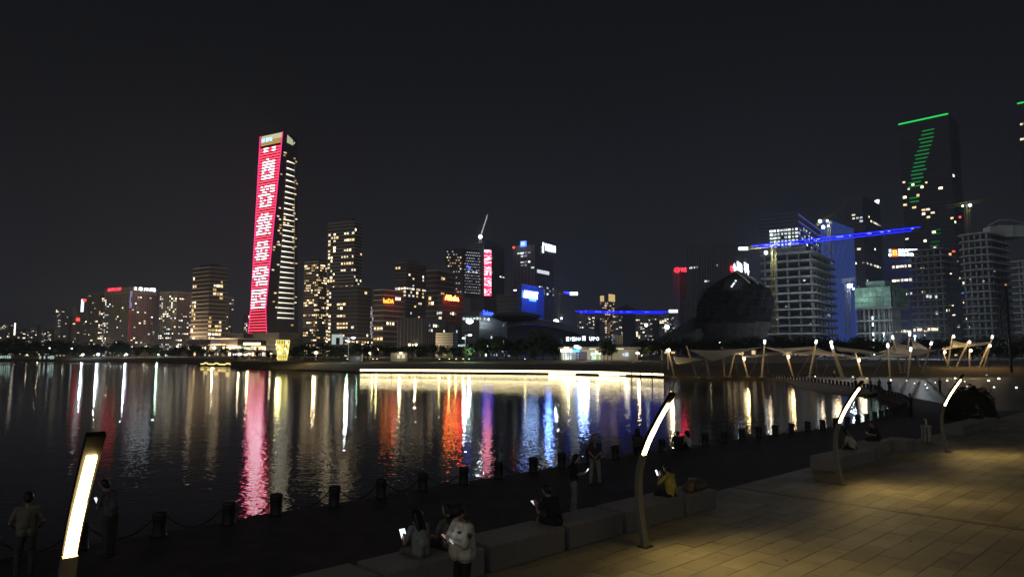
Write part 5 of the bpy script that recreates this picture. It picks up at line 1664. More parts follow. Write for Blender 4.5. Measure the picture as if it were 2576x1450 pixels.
# in-ground lights on the bank and esplanade at right
for i, (x_, y_, D_, r_, e_) in enumerate([(2382, 959, 0, .16, 0), (2402, 953, 0, .2, 0), (2448, 940, 0, .22, 0), (2481, 946, 0, .24, 0), (2512, 954, 0, .24, 0), (2522, 941, 0, .14, 0), (2486, 959, 0, .2, 0), (2426, 961, 0, .1, 0), (2280, 959, 0, .1, 0), (2300, 966, 0, .1, 0),
                                          (2239, 958, 0, .24, 0), (2327, 969, 0, .1, 0), (2352, 964, 0, .1, 0), (2500, 976, 0, .12, 0), (2556, 977, 0, .14, 0), (2432, 975, 0, .12, 0), (2332, 978, 0, .1, 0), (2180, 953, 0, .1, 0), (2145, 949, 0, .12, 0), (2050, 948, 0, .13, 0)]):
    p = gp(x_, y_, ZD + 0.02)
    ro_ = thing('ground_light', '%s small in-ground light from the left on the paved far right' % ordinal(i), 'ground light', p, 0, 'in-ground lights at the right')
    MB().lathe([(r_ * 1.3, 0), (r_ * 1.3, 0.06), (r_ * 0.9, 0.08)], 8).build('rim', STEEL, ro_)
    MB().ball((0, 0, 0.18), r_, 8, 5, (1, 1, 0.8)).build('lens', glow('ground_lens', (1, .95, .8), 2.5), ro_)

# ================================================================== GRANITE BLOCKS
GRAN = mat('granite_block', (0.27, 0.26, 0.24), 0.7, var=0.18, vscale=14, bump=0.25, bscale=60, objvar=0.1)
def rounded_box(L, Wd, H, bev):
    bm = bmesh.new()
    bmesh.ops.create_cube(bm, size=1)
    for v in bm.verts:
        v.co = Vector((v.co.x * L, v.co.y * Wd, (v.co.z + 0.5) * H))
    bmesh.ops.bevel(bm, geom=[e for e in bm.edges], offset=bev, segments=2, affect='EDGES')
    me = bpy.data.meshes.new('granite_block')
    bm.to_mesh(me)
    bm.free()
    me.materials.append(GRAN)
    return me
BL = [(-9.2, -7.3, 'leftmost granite block bench, at the lower left edge'), (-7.15, -4.6, 'granite block bench left of the two seated friends'), (-4.45, -2.5, 'granite block bench under the seated person in grey'), (-2.4, -0.12, 'granite block bench behind the uniformed guard'),
      (0.0, 2.2, 'long granite block bench right of the uniformed guard'), (2.3, 4.25, 'granite block bench under the seated man in black'), (4.35, 6.9, 'granite block bench beside the near curved lamp'), (7.0, 8.5, 'granite block bench carrying the heap of bags'),
      (16.9, 18.35, 'first granite block left of the third curved lamp group'), (18.45, 20.7, 'granite block under the person in the pale shirt'), (20.8, 21.75, 'short granite block right of the pale-shirted sitter'), (24.4, 25.8, 'granite block beside the litter bin'),
      (33.5, 35.5, 'far granite block left of the seated far-right figure'), (35.6, 38.0, 'far granite block in the middle of the right row'), (38.1, 41.0, 'far granite block under the dark seated figure at right')]
for a_, b_, lb in BL:
    c_ = pl((a_ + b_) / 2, -0.52)
    o = link('granite_bench', rounded_box(b_ - a_ - 0.05, 1.0, 0.49, 0.018), None, (c_.x, c_.y, 0.001), arz)
    tag(o, lb, 'bench', 'granite block benches')

# ================================================================== CURVED BLADE LAMPS
POSTM = mat('lamp_post_paint', (0.28, 0.27, 0.22), 0.5, metal=0.2, var=0.1, vscale=6)
HOODM = mat('lamp_hood', (0.02, 0.02, 0.018), 0.6, spec=0.2)
BLADE = glow('blade_light', (1.0, 0.69, 0.24), 40.0, True)
prof_c = [(0.0, 0.0), (-0.06, 0.35), (-0.12, 0.75), (-0.15, 1.15), (-0.12, 1.6), (0.0, 2.0), (0.15, 2.32), (0.33, 2.63), (0.52, 2.92), (0.68, 3.15), (0.83, 3.36)]
def blade(seg, w0, w1, th, off=0.0, m=None, name='post', root=None):
    mb = MB()
    vs, fs = [], []
    n = len(seg)
    for i, (s_, z_) in enumerate(seg):
        a_, b_ = seg[max(i - 1, 0)], seg[min(i + 1, n - 1)]
        tx, tz = b_[0] - a_[0], b_[1] - a_[1]
        l_ = math.hypot(tx, tz)
        nx, nz = tz / l_, -tx / l_                      # normal towards the plaza / down
        w_ = w0 + (w1 - w0) * i / (n - 1)
        for k, y_ in ((off, -w_ / 2), (off, w_ / 2), (off - th, w_ / 2), (off - th, -w_ / 2)):
            vs.append((s_ + nx * k, y_, z_ + nz * k))
    for i in range(n - 1):
        for k in range(4):
            fs.append((i * 4 + k, i * 4 + (k + 1) % 4, i * 4 + 4 + (k + 1) % 4, i * 4 + 4 + k))
    fs += [(3, 2, 1, 0), tuple((n - 1) * 4 + k for k in range(4))]
    return mb.add(vs, fs).build(name, m, root)
def subdiv(seg, k=4):
    P = smooth_poly(seg, k)
    return [(p.x, p.y) for p in P]
nrz = math.atan2(nl.y, nl.x)
for (x_, y_, lb) in [(-4.9, 8.0, 'nearest curved blade lamp glowing at the lower left'), (2.94, 15.93, 'curved blade lamp beside the granite benches, second from left'), (10.77, 23.36, 'curved blade lamp left of the far bench group, third from left'), (19.0, 31.1, 'farthest curved blade lamp before the round shrub')]:
    ro_ = thing('blade_lamp', lb, 'street lamp', (x_, y_, 0), nrz, 'curved blade lamps along the plaza')
    full = subdiv(prof_c, 3)
    low = subdiv(prof_c[:6], 4)
    blade(low, 0.19, 0.15, 0.10, 0.05, POSTM, 'post', ro_)
    blade(subdiv(prof_c[5:11], 4), 0.15, 0.18, 0.07, -0.005, HOODM, 'hood', ro_)
    blade(subdiv([(prof_c[5][0] + .005, prof_c[5][1] + .012)] + prof_c[6:8], 4), 0.112, 0.106, 0.05, 0.03, BLADE, 'light_panel', ro_)
    blade(subdiv([(prof_c[7][0] + .012, prof_c[7][1] + .02)] + prof_c[8:10], 4), 0.104, 0.094, 0.04, 0.024, BLADE, 'light_panel', ro_)
    bpl = MB().box((0, 0, 0.008), (0.26, 0.30, 0.016)).build('base_plate', HOODM, ro_)
    for sx, sy in ((-.1, -.12), (.1, -.12), (.1, .12), (-.1, .12)):
        MB().lathe([(0.016, 0.016), (0.016, 0.045), (0.008, 0.05)], 6, (sx, sy, 0)).build('bolt', STEEL, bpl)
    mid = Vector((0.36, 0, 2.60))
    al = lamp('blade_area', 'AREA', mid + Vector((0.11, 0, -0.05)), 58, (1.0, 0.71, 0.25), ro_, shape='RECTANGLE', size=0.09, size_y=1.1, spread=R(142))
    tdir = Vector((0.68, 0, 1.15)).normalized()
    nd = Vector((tdir.z, 0, -tdir.x))                   # outward normal of the lit side
    zax, yax = -nd, tdir
    xax = yax.cross(zax)
    al.matrix_local = Matrix.Translation(mid + nd * 0.045) @ Matrix((xax, yax, zax)).transposed().to_4x4()

# ================================================================== BOLLARDS AND CHAINS
BOLL = mat('bollard_iron', (0.035, 0.033, 0.035), 0.55, metal=0.2, var=0.3, vscale=6)
bme = MB().lathe([(0.19, 0), (0.19, 0.05), (0.165, 0.07), (0.16, 0.46), (0.18, 0.50), (0.18, 0.57), (0.15, 0.60), (0.03, 0.615)], 14).mesh('bollard_post', BOLL, True)
cme = MB().lathe([(0.17, 0.44), (0.185, 0.45), (0.185, 0.475), (0.17, 0.485)], 14).mesh('bollard_ring', mat('bollard_band', (0.08, 0.08, 0.08), 0.4, metal=0.5))
acc, poss = 0.0, []
last = None
step_ = 1.72
for p in edge_s:
    p = Vector((p.x, p.y))
    if last is not None:
        L = (p - last).length
        while acc + L >= step_:
            k = (step_ - acc) / L
            q = last.lerp(p, k)
            poss.append((q, (p - last).normalized()))
            L = (p - q).length
            last = q
            acc = 0.0
        acc += L
    last = p
bl = []
for q, d in poss:
    c_ = q + Vector((d.y, -d.x)) * 0.38
    X = CX + F * c_.x / c_.y if c_.y > 2 else -1e4
    if c_.y > 8 and -60 < X < 2640:
        bl.append(c_)
for i, c_ in enumerate(bl):
    ro_ = thing('bollard', 'black bollard, %s along the water edge starting at the left' % ordinal(min(i, 98)), 'bollard', (c_.x, c_.y, ZD), 0, 'bollards along the water edge')
    link('bollard_ring', cme, link('bollard_post', bme, ro_))
CHN = mat('chain_iron', (0.05, 0.045, 0.045), 0.5, metal=0.4)
lk = MB()
lk.tube([(0.045 * math.cos(a_ * math.pi / 5), 0, 0.026 * math.sin(a_ * math.pi / 5)) for a_ in range(11)], 0.010, 4, False)
for i in range(min(len(bl) - 1, 26)):
    a_, b_ = bl[i], bl[i + 1]
    mb = MB()
    pts_ = []
    L = (b_ - a_).length
    for k in range(33):
        t_ = k / 32
        p = a_.lerp(b_, 0.1 + 0.8 * t_)
        pts_.append(Vector((p.x - a_.x, p.y - a_.y, 0.46 - 0.36 * (1 - (2 * t_ - 1) ** 2))))
    for k in range(32):
        p, q = pts_[k], pts_[k + 1]
        d = (q - p)
        side = d.cross(Vector((0, 0, 1))).normalized() if k % 2 else Vector((0, 0, 1))
        loop = [p + d * (0.5 + 0.68 * math.cos(j * math.pi / 4)) + side * 0.024 * math.sin(j * math.pi / 4) for j in range(9)]
        mb.tube(loop, 0.009, 3, False)
    o = link('bollard_chain', mb.mesh('bollard_chain', CHN), None, (a_.x, a_.y, ZD))
    tag(o, 'drooping black chain after the %s bollard from the left' % ordinal(i), 'chain', 'chains between the bollards')

# ================================================================== PEOPLE
SKIN = mat('skin', (0.42, 0.24, 0.17), 0.55)
HAIR = mat('black_hair', (0.012, 0.011, 0.011), 0.45)
def cloth(name, col):
    return mat(name, col, 0.85, var=0.22, vscale=7, bump=0.9, bscale=9)
def capsule(mb, p0, r0, p1, r1, n=10):
    p0, p1 = Vector(p0), Vector(p1)
    d = p1 - p0
    L = d.length
    if L < 1e-5:
        d, L = Vector((0, 0, 1)), 1e-5
    d.normalize()
    pts, rad = [], []
    for k in range(5):
        a = math.pi / 2 * k / 4
        pts.append(p0 - d * r0 * math.cos(a))
        rad.append(max(1e-4, r0 * math.sin(a)))
    for k in range(5):
        a = math.pi / 2 * k / 4
        pts.append(p1 + d * r1 * math.sin(a))
        rad.append(max(1e-4, r1 * math.cos(a)))
    mb.tube(pts, rad, n)
def blob(prims, m, name, vox, parent, extra=None):
    mb = MB()
    for q in prims:
        if len(q) == 4:
            capsule(mb, *q)
        else:
            mb.ball(q[0], q[1], 14, 10, q[2])
    me = mb.mesh('tmp', m)
    o = bpy.data.objects.new('tmp', me)
    md = o.modifiers.new('r', 'REMESH')
    md.mode = 'VOXEL'
    md.voxel_size = vox
    md.use_smooth_shade = True
    sm = o.modifiers.new('s', 'SMOOTH')
    sm.iterations = 3
    me2 = evaluate(o)
    me2.materials.clear()
    me2.materials.append(m)
    me2.name = name
    return link(name, me2, parent)
def ik(S, T, l1, l2, pole):
    S, T = Vector(S), Vector(T)
    d = T - S
    L = min(d.length, (l1 + l2) * 0.998)
    d.normalize()
    T = S + d * L
    a = (l1 * l1 - l2 * l2 + L * L) / (2 * L)
    h = math.sqrt(max(0, l1 * l1 - a * a))
    pv = Vector(pole)
    pv = (pv - d * pv.dot(d))
    if pv.length < 1e-4:
        pv = Vector((0, -1, 0))
    return S + d * a + pv.normalized() * h, T
def hand(pr, E, T, n_up, side, s):
    d = (Vector(T) - Vector(E)).normalized()
    nu = Vector(n_up)
    nu = (nu - d * nu.dot(d)).normalized()
    sd = d.cross(nu).normalized()
    T = Vector(T)
    for k in (-0.026, 0, 0.026):
        pr.append((T + sd * k * s, 0.017 * s, T + d * 0.085 * s + sd * k * 1.1 * s, 0.014 * s))
    for k, ln in zip((-0.033, -0.011, 0.011, 0.031), (0.062, 0.078, 0.074, 0.058)):
        b0 = T + d * 0.085 * s + sd * k * s
        b1 = b0 + (d * 0.8 + nu * 0.45).normalized() * ln * 0.55 * s
        b2 = b1 + (d * 0.25 + nu * 0.9).normalized() * ln * 0.5 * s
        pr += [(b0, 0.0105 * s, b1, 0.0095 * s), (b1, 0.0095 * s, b2, 0.008 * s)]
    b0 = T + d * 0.02 * s + sd * 0.03 * side * s
    b1 = b0 + (d * 0.6 + sd * side * 0.6 + nu * 0.5).normalized() * 0.04 * s
    b2 = b1 + (d * 0.7 + nu * 0.6).normalized() * 0.035 * s
    pr += [(b0, 0.013 * s, b1, 0.0115 * s), (b1, 0.0115 * s, b2, 0.009 * s)]
def person(label, loc, face, pose='stand', h=1.7, seat=0.45, hands=None, lean=0.0, nod=0.25, shirt=(0.1, 0.1, 0.1), legs=(0.04, 0.04, 0.05), shoes=(0.03, 0.03, 0.03),
           long_sleeve=False, hair='short', vox=0.013, shorts=False, turn=0.0, skirt=False, group=None, spread=0.1, skin=True, foot_out=0.0, legdrop=0.0, name='person', stout=1.0):
    s = h / 1.7
    fx, fy = face
    ro_ = thing(name, label, 'person', loc, math.atan2(fy, fx) - math.pi / 2, group)
    V = lambda x, y, z: Vector((x * s, y * s, z * s))
    if pose == 'stand':
        zp = 0.95
    elif pose == 'squat':
        zp = 0.22
    else:
        zp = seat / s + 0.10
    ly = lean
    zc = zp + 0.33 * math.cos(ly)
    pel = V(0, 0, zp)
    che = V(0, 0.33 * math.sin(ly), zp + 0.33 * math.cos(ly))
    nek = V(0, 0.50 * math.sin(ly * 1.15), zp + 0.50 * math.cos(ly * 1.15))
    SH = [V(sx * 0.175, 0.44 * math.sin(ly), zp + 0.44 * math.cos(ly)) for sx in (-1, 1)]
    HP = [V(sx * 0.085, 0, zp - 0.03) for sx in (-1, 1)]
    if pose == 'stand':
        KN = [V(sx * spread, 0.03, 0.49) for sx in (-1, 1)]
        AN = [V(sx * (spread + foot_out), -0.02 + 0.05 * (sx > 0), 0.085) for sx in (-1, 1)]
    elif pose == 'squat':
        KN = [V(sx * 0.14, 0.30, 0.46) for sx in (-1, 1)]
        AN = [V(sx * 0.12, 0.38, 0.07) for sx in (-1, 1)]
    else:
        KN = [V(sx * 0.11, 0.42, zp - 0.03) for sx in (-1, 1)]
        AN = [V(sx * 0.11, 0.50 + foot_out, 0.08 - legdrop / s) for sx in (-1, 1)]
    TO = [a + V(0, 0.17, -0.045) for a in AN]
    hands = hands or [(-0.24, 0.05, zp - 0.10), (0.24, 0.05, zp - 0.10)]
    arm = []
    for i, sx in enumerate((-1, 1)):
        T = V(*hands[i])
        E, T = ik(SH[i], T, 0.285 * s, 0.25 * s, (sx * 0.7, -0.5, -0.8))
        arm.append((SH[i], E, T))
    body = []
    body += [(V(-0.06, 0, zp), 0.095 * s, che + V(-0.06, 0, 0), 0.10 * s), (V(0.06, 0, zp), 0.095 * s, che + V(0.06, 0, 0), 0.10 * s), (SH[0], 0.05 * s, SH[1], 0.05 * s), (che, 0.11 * s, nek, 0.055 * s)]
    for i in range(2):
        S, E, T = arm[i]
        body += [(S, 0.047 * s, E, 0.039 * s), (E, 0.039 * s, T, 0.027 * s), (HP[i], 0.085 * s, KN[i], 0.056 * s), (KN[i], 0.055 * s, AN[i], 0.036 * s)]
        hand(body, E, T, (0, 0.3, 1) if pose != 'x' else (0, 0, 1), -1 if i else 1, s)
    # head (local frame at neck top, nodded forward and turned)
    Rm = Matrix.Rotation(turn, 3, 'Z') @ Matrix.Rotation(-nod, 3, 'X')
    hd = lambda x, y, z: nek + Rm @ V(x, y, z)
    body += [(nek - V(0, 0, 0.02), 0.05 * s, hd(0, 0.01, 0.08), 0.048 * s), (hd(0, 0.005, 0.155), 0.088 * s, hd(0, 0.02, 0.185), 0.09 * s), (hd(0, 0.045, 0.085), 0.05 * s, hd(0, 0.05, 0.13), 0.066 * s),
             (hd(0, 0.105, 0.135), 0.012 * s, hd(0, 0.095, 0.165), 0.008 * s)]
    for sx in (-1, 1):
        body.append((hd(sx * 0.088, 0.0, 0.135), 0.016 * s, hd(sx * 0.09, -0.005, 0.165), 0.016 * s))
    b_ = blob(body, SKIN, 'body', vox, ro_)
    if vox < 0.02:
        for sx in (-1, 1):
            MB().ball(hd(sx * 0.034, 0.088, 0.165), 0.011 * s, 8, 6).build('eye', HAIR, b_)
        MB().ball(hd(0, 0.098, 0.105), 0.016 * s, 8, 5, (1.4, 0.5, 0.4)).build('mouth', mat('lips', (0.3, 0.1, 0.09), 0.5), b_)
    # shirt
    k = 1.17
    pr = [(V(-0.065 * stout, 0.02 * (stout > 1), zp + 0.03 * (stout > 1) - 0.02), 0.115 * s * stout, che + V(-0.068 * stout, 0, 0), 0.118 * s * (1 + (stout - 1) * 0.5)), (V(0.065 * stout, 0.02 * (stout > 1), zp + 0.03 * (stout > 1) - 0.02), 0.115 * s * stout, che + V(0.068 * stout, 0, 0), 0.118 * s * (1 + (stout - 1) * 0.5)), (SH[0], 0.066 * s, SH[1], 0.066 * s), (che + V(0, -0.01, 0), 0.12 * s, nek - V(0, 0.0, 0.045), 0.068 * s),
          (V(0, -0.03, zp + 0.16), 0.115 * s, che - V(0, 0.03, 0), 0.115 * s)]
    for S, E, T in arm:
        pr.append((S, 0.066 * s * (1 + (stout - 1) * 0.5), E if long_sleeve else S.lerp(E, 0.72), 0.056 * s * (1 + (stout - 1) * 0.4)))
        if long_sleeve:
            pr.append((E, 0.056 * s, E.lerp(T, 0.95), 0.043 * s))
    sh_ = blob(pr, cloth('cloth_%.2f_%.2f_%.2f' % shirt, shirt), 'shirt', vox, ro_)
    # trousers / shorts / skirt
    pr = [(V(-0.05, 0, zp - 0.02), 0.112 * s, V(0.05, 0, zp - 0.02), 0.112 * s)]
    for i in range(2):
        pr.append((HP[i], 0.10 * s, KN[i] if not shorts else HP[i].lerp(KN[i], 0.8), 0.074 * s))
        if not shorts and not skirt:
            pr.append((KN[i], 0.074 * s, AN[i].lerp(KN[i], 0.06), 0.058 * s))
    if skirt:
        pr.append((V(0, 0, zp - 0.1), 0.14 * s, (KN[0] + KN[1]) / 2 - V(0, 0, 0.2), 0.15 * s))
    blob(pr, cloth('cloth_%.2f_%.2f_%.2f' % legs, legs), 'trousers' if not skirt else 'skirt', vox, ro_)
    for i in range(2):
        mb = MB()
        capsule(mb, AN[i] - V(0, 0.045, 0.045), 0.042 * s, TO[i] - V(0, 0.02, 0.0), 0.036 * s, 10)
        mb.build('shoe', mat('shoe_%.2f' % shoes[0], shoes, 0.6), ro_, True)
    # hair
    pr = [(hd(0, -0.022, 0.17), 0.098 * s, hd(0, -0.004, 0.20), 0.094 * s), (hd(0, -0.05, 0.12), 0.07 * s, hd(0, -0.035, 0.18), 0.09 * s)]
    if hair in ('long', 'bob'):
        L = 0.42 if hair == 'long' else 0.16
        for sx in (-0.05, 0.0, 0.05):
            pr.append((hd(sx, -0.06, 0.16), 0.07 * s, nek + V(sx * 1.2, -0.115, 0.08 - L), 0.045 * s))
        for sx in (-1, 1):
            pr.append((hd(sx * 0.085, -0.01, 0.17), 0.035 * s, hd(sx * 0.085, -0.02, 0.05), 0.03 * s))
    if hair == 'big':
        pr.append((hd(0, -0.04, 0.15), 0.15 * s, hd(0, -0.06, 0.02), 0.14 * s))
    if hair != 'none':
        blob(pr, HAIR, 'hair', vox, ro_)
    return dict(root=ro_, hd=hd, V=V, che=che, nek=nek, SH=SH, arm=arm, s=s, Rm=Rm, zp=zp, shirt=sh_)
def world(P, p):
    o = P['root']
    return Vector(o.location) + Matrix.Rotation(o.rotation_euler.z, 3, 'Z') @ Vector(p)
def phone(P, at, label, bright=3.0, tilt=0.6, rz=0.0, case=(0.02, 0.02, 0.02), size=(0.075, 0.155), col=(0.8, 0.9, 1.0), lit=0.0):
    """phone held at local point, screen towards the holder"""
    ro_ = thing('smartphone', label, 'phone', world(P, at), P['root'].rotation_euler.z + rz)
    ro_.rotation_euler = (tilt, 0, P['root'].rotation_euler.z + rz)
    cs_ = MB().box((0, 0, 0), (size[0], 0.009, size[1])).build('case', mat('case_%.2f_%.2f' % (case[0], case[1]), case, 0.4), ro_)
    MB().box((0, -0.006, 0), (size[0] * 0.93, 0.003, size[1] * 0.94)).build('screen', glow('screen_%.1f_%.2f' % (bright, col[0]), col, bright), cs_)
    if lit:
        lamp('screen_light', 'AREA', (0, -0.015, 0), lit, col, ro_, size=0.08).rotation_euler = (R(-90), 0, 0)
    return ro_
tow = (-nl.x, -nl.y)                                    # facing the water
# uniformed guard
P = person('uniformed guard in white long-sleeved shirt and dark cap looking at a red phone', (-0.81, 11.95, 0.001), (-0.72, -0.70), 'stand', 1.70, hands=[(-0.05, 0.32, 1.22), (0.07, 0.34, 1.23)], lean=0.05, nod=0.42, stout=1.45, shirt=(0.72, 0.68, 0.56), legs=(0.015, 0.015, 0.02),
           long_sleeve=True, hair='short', vox=0.010, turn=0.0)
rg_, V, hd = P['root'], P['V'], P['hd']
CAPM = mat('cap_cloth', (0.02, 0.02, 0.025), 0.7)
cap_ = blob([(hd(0, -0.02, 0.215), 0.105, hd(0, 0.02, 0.225), 0.108), (hd(-0.07, 0.0, 0.27), 0.055, hd(0.07, 0.0, 0.27), 0.055), (hd(0, -0.07, 0.26), 0.05, hd(0, 0.07, 0.275), 0.055)], CAPM, 'cap', 0.01, rg_)
vz = []
for i in range(9):
    a_ = math.pi * (0.12 + 0.76 * i / 8)
    vz.append((hd(0.10 * math.cos(a_), 0.02 + 0.10 * math.sin(a_), 0.215), hd(0.115 * math.cos(a_), 0.03 + 0.165 * math.sin(a_), 0.195)))
vs = [v for q in vz for v in q]
vs += [v + Vector((0, 0, 0.008)) for v in vs]
n = len(vz)
fs = [(2 * i, 2 * i + 1, 2 * i + 3, 2 * i + 2) for i in range(n - 1)] + [(2 * n + 2 * i, 2 * n + 2 * i + 2, 2 * n + 2 * i + 3, 2 * n + 2 * i + 1) for i in range(n - 1)] + [(2 * i + 1, 2 * n + 2 * i + 1, 2 * n + 2 * i + 3, 2 * i + 3) for i in range(n - 1)]
MB().add(vs, fs).build('cap_visor', mat('visor', (0.01, 0.01, 0.012), 0.25), cap_)
BADGE = mat('badge_dark', (0.02, 0.02, 0.025), 0.6)
BADGEG = mat('badge_gold', (0.45, 0.36, 0.12), 0.5)
for i, sx in enumerate((-1, 1)):
    S, E, T = P['arm'][i]
    c_ = S + V(-sx * 0.02, 0.0, 0.088)
    MB().box(c_, (0.10, 0.055, 0.012)).build('epaulette', BADGE, P['shirt'])
    MB().box(c_ + V(sx * 0.02, 0, 0.008), (0.022, 0.03, 0.006)).build('rank_mark', mat('badge_white', (0.6, 0.6, 0.55), 0.6), P['shirt'])
    dd = (E - S).normalized()
    c2 = S.lerp(E, 0.5)
    o_ = Vector((sx, 0.15, 0)).normalized()
    o_ = (o_ - dd * o_.dot(dd)).normalized()
    w_ = dd.cross(o_)
    for rr_, m_, out in ((0.050, BADGE, 0.080), (0.036, BADGEG, 0.084), (0.024, BADGE, 0.088)):
        vs = []
        for ax, az in ((-0.8, -0.9), (0.8, -0.9), (0.85, 0.2), (0.0, 1.1), (-0.85, 0.2)):
            vs.append(c2 + o_ * out + w_ * ax * rr_ + dd * az * rr_)
        vs += [v - o_ * 0.02 for v in vs]
        MB().add(vs, [(0, 1, 2, 3, 4), (9, 8, 7, 6, 5)] + [(k, (k + 1) % 5, 5 + (k + 1) % 5, 5 + k) for k in range(5)]).build('arm_patch', m_, P['shirt'])
for sx in (-1, 1):
    MB().box(P['che'] + V(sx * 0.09, 0.148, 0.04), (0.07, 0.016, 0.035)).build('chest_badge', BADGE if sx < 0 else BADGEG, P['shirt'])
mb = MB()
mb.tube([P['nek'] + V(0.062 * math.cos(a_ / 12 * 6.283), 0.062 * math.sin(a_ / 12 * 6.283), -0.0) for a_ in range(13)], 0.022, 6, False)
mb.build('collar', MATS['cloth_0.72_0.68_0.56'], P['shirt'], True)
mb = MB()
mb.lathe([(0.16, 0.0), (0.165, 0.02), (0.165, 0.045), (0.16, 0.06)], 20)
o_ = mb.build('belt', BADGE, rg_)
o_.location = V(0, 0, 0.80)
o_.scale = (1.0, 0.72, 1)
phone(P, V(0.01, 0.395, 1.24), 'red-cased phone in the hands of the uniformed guard', 1.2, -0.75, case=(0.5, 0.03, 0.02), lit=0.25)
# seated friends
P = person('seated person in grey shirt holding a bright tablet, beside the guard', (pl(-1.38, -0.4).x, pl(-1.38, -0.4).y, 0.0), tow, 'sit', 1.68, 0.49, [(-0.16, 0.34, 0.80), (0.14, 0.36, 0.80)], lean=0.22, nod=0.4, shirt=(0.30, 0.33, 0.33), legs=(0.16, 0.16, 0.15), hair='bob', legdrop=0.3, foot_out=-0.05)
phone(P, P['V'](-0.10, 0.46, 0.86), 'bright tablet held by the seated person in grey', 1.8, -0.5, size=(0.13, 0.19), lit=0.06)
P = person('seated woman with long dark hair and white shoulder bag, beside the guard', (pl(-0.68, -0.42).x, pl(-0.68, -0.42).y, 0.0), tow, 'sit', 1.66, 0.49, [(-0.18, 0.33, 0.72), (0.16, 0.34, 0.72)], lean=0.12, nod=0.15, shirt=(0.16, 0.165, 0.155), legs=(0.05, 0.05, 0.05), hair='long', turn=0.55, legdrop=0.3)
bag = thing('shoulder_bag', 'small white shoulder bag hanging on the long-haired woman', 'bag', world(P, P['V'](0.20, -0.13, 0.62)), P['root'].rotation_euler.z)
blob([((0, 0, 0), 0.06, (0.05, 0.0, 0.10), 0.055), ((-0.06, 0, 0.0), 0.055, (0.0, 0, 0.1), 0.05)], cloth('bag_cream', (0.6, 0.56, 0.42)), 'bag_body', 0.012, bag)
MB().tube([(0.0, 0.02, 0.14), (-0.10, -0.03, 0.32), (-0.26, -0.01, 0.52), (-0.32, 0.08, 0.56)], 0.012, 5).build('strap', MATS['bag_cream'], bag)
P = person('seated man in black T-shirt with phone on a granite bench', (pl(2.25, -0.35).x, pl(2.25, -0.35).y, 0.0), tow, 'sit', 1.74, 0.49, [(-0.20, 0.40, 0.86), (0.10, 0.42, 0.84)], lean=0.38, nod=0.45, shirt=(0.012, 0.012, 0.018), legs=(0.03, 0.03, 0.03), shorts=True, legdrop=0.3, foot_out=-0.1)
phone(P, P['V'](-0.16, 0.52, 0.88), 'pale phone held by the seated man in black', 0.9, -1.0, size=(0.08, 0.16))
P = person('seated person in yellow shirt holding a lit phone on the bench', (pl(6.72, -0.3).x, pl(6.72, -0.3).y, 0.0), tow, 'sit', 1.66, 0.49, [(-0.12, 0.30, 1.02), (0.02, 0.33, 1.02)], lean=0.18, nod=0.3, shirt=(0.52, 0.42, 0.06), legs=(0.02, 0.02, 0.025), hair='short', legdrop=0.3)
phone(P, P['V'](-0.09, 0.42, 1.10), 'bright phone in front of the yellow-shirted sitter', 2.0, -0.4, lit=0.03)
# heap on the last block
hp_ = pl(7.98, -0.42, 0.49)
he = thing('bag_heap', 'heap of crumpled jacket and rucksack on the end bench', 'bag', hp_, arz)
r = random.Random(2)
blob([((-0.35, 0, 0.1), 0.12, (0.0, 0.05, 0.16), 0.14), ((0.0, 0, 0.12), 0.13, (0.4, -0.02, 0.1), 0.1), ((-0.1, -0.15, 0.08), 0.09, (0.3, -0.18, 0.1), 0.08), ((0.1, 0.1, 0.2), 0.09, (0.35, 0.08, 0.17), 0.07)], cloth('jacket_drab', (0.14, 0.12, 0.085)), 'jacket', 0.013, he)
blob([((-0.42, -0.16, 0.1), 0.12, (-0.34, -0.14, 0.18), 0.10)], cloth('rucksack_tan', (0.22, 0.17, 0.11)), 'rucksack', 0.013, he)
blob([((-0.05, 0.1, 0.27), 0.05, (0.2, 0.06, 0.25), 0.045), ((0.2, 0.06, 0.25), 0.04, (0.42, 0.0, 0.15), 0.035)], cloth('cloth_pink', (0.4, 0.28, 0.25)), 'scarf', 0.012, he)
for k in range(6):
    MB().tube([(-0.2 + k * 0.1, -0.22, 0.08), (-0.15 + k * 0.1, -0.1, 0.24), (-0.1 + k * 0.1, 0.08, 0.26)], 0.018, 5).build('fold', MATS['jacket_drab'], he, True)
# standing couple on the promenade
P = person('standing woman in dark top and pale trousers reading a lit phone', gp(1443, 1285, ZD), (0.85, 0.15), 'stand', 1.63, hands=[(0.02, 0.30, 1.14), (0.06, 0.28, 1.12)], lean=0.03, nod=0.4, shirt=(0.02, 0.02, 0.022), legs=(0.30, 0.28, 0.24), shoes=(0.3, 0.3, 0.3), hair='bob', spread=0.08)
phone(P, P['V'](0.05, 0.42, 1.20), 'lit phone of the standing woman in pale trousers', 2.2, -0.6, lit=0.04)
person('standing man in dark shirt and pale trousers with clasped hands', gp(1497, 1219, ZD), (-0.1, -1), 'stand', 1.72, hands=[(-0.04, 0.20, 0.98), (0.05, 0.21, 0.97)], lean=0.02, nod=0.05, shirt=(0.045, 0.05, 0.052), legs=(0.34, 0.31, 0.25), spread=0.13, foot_out=0.03)
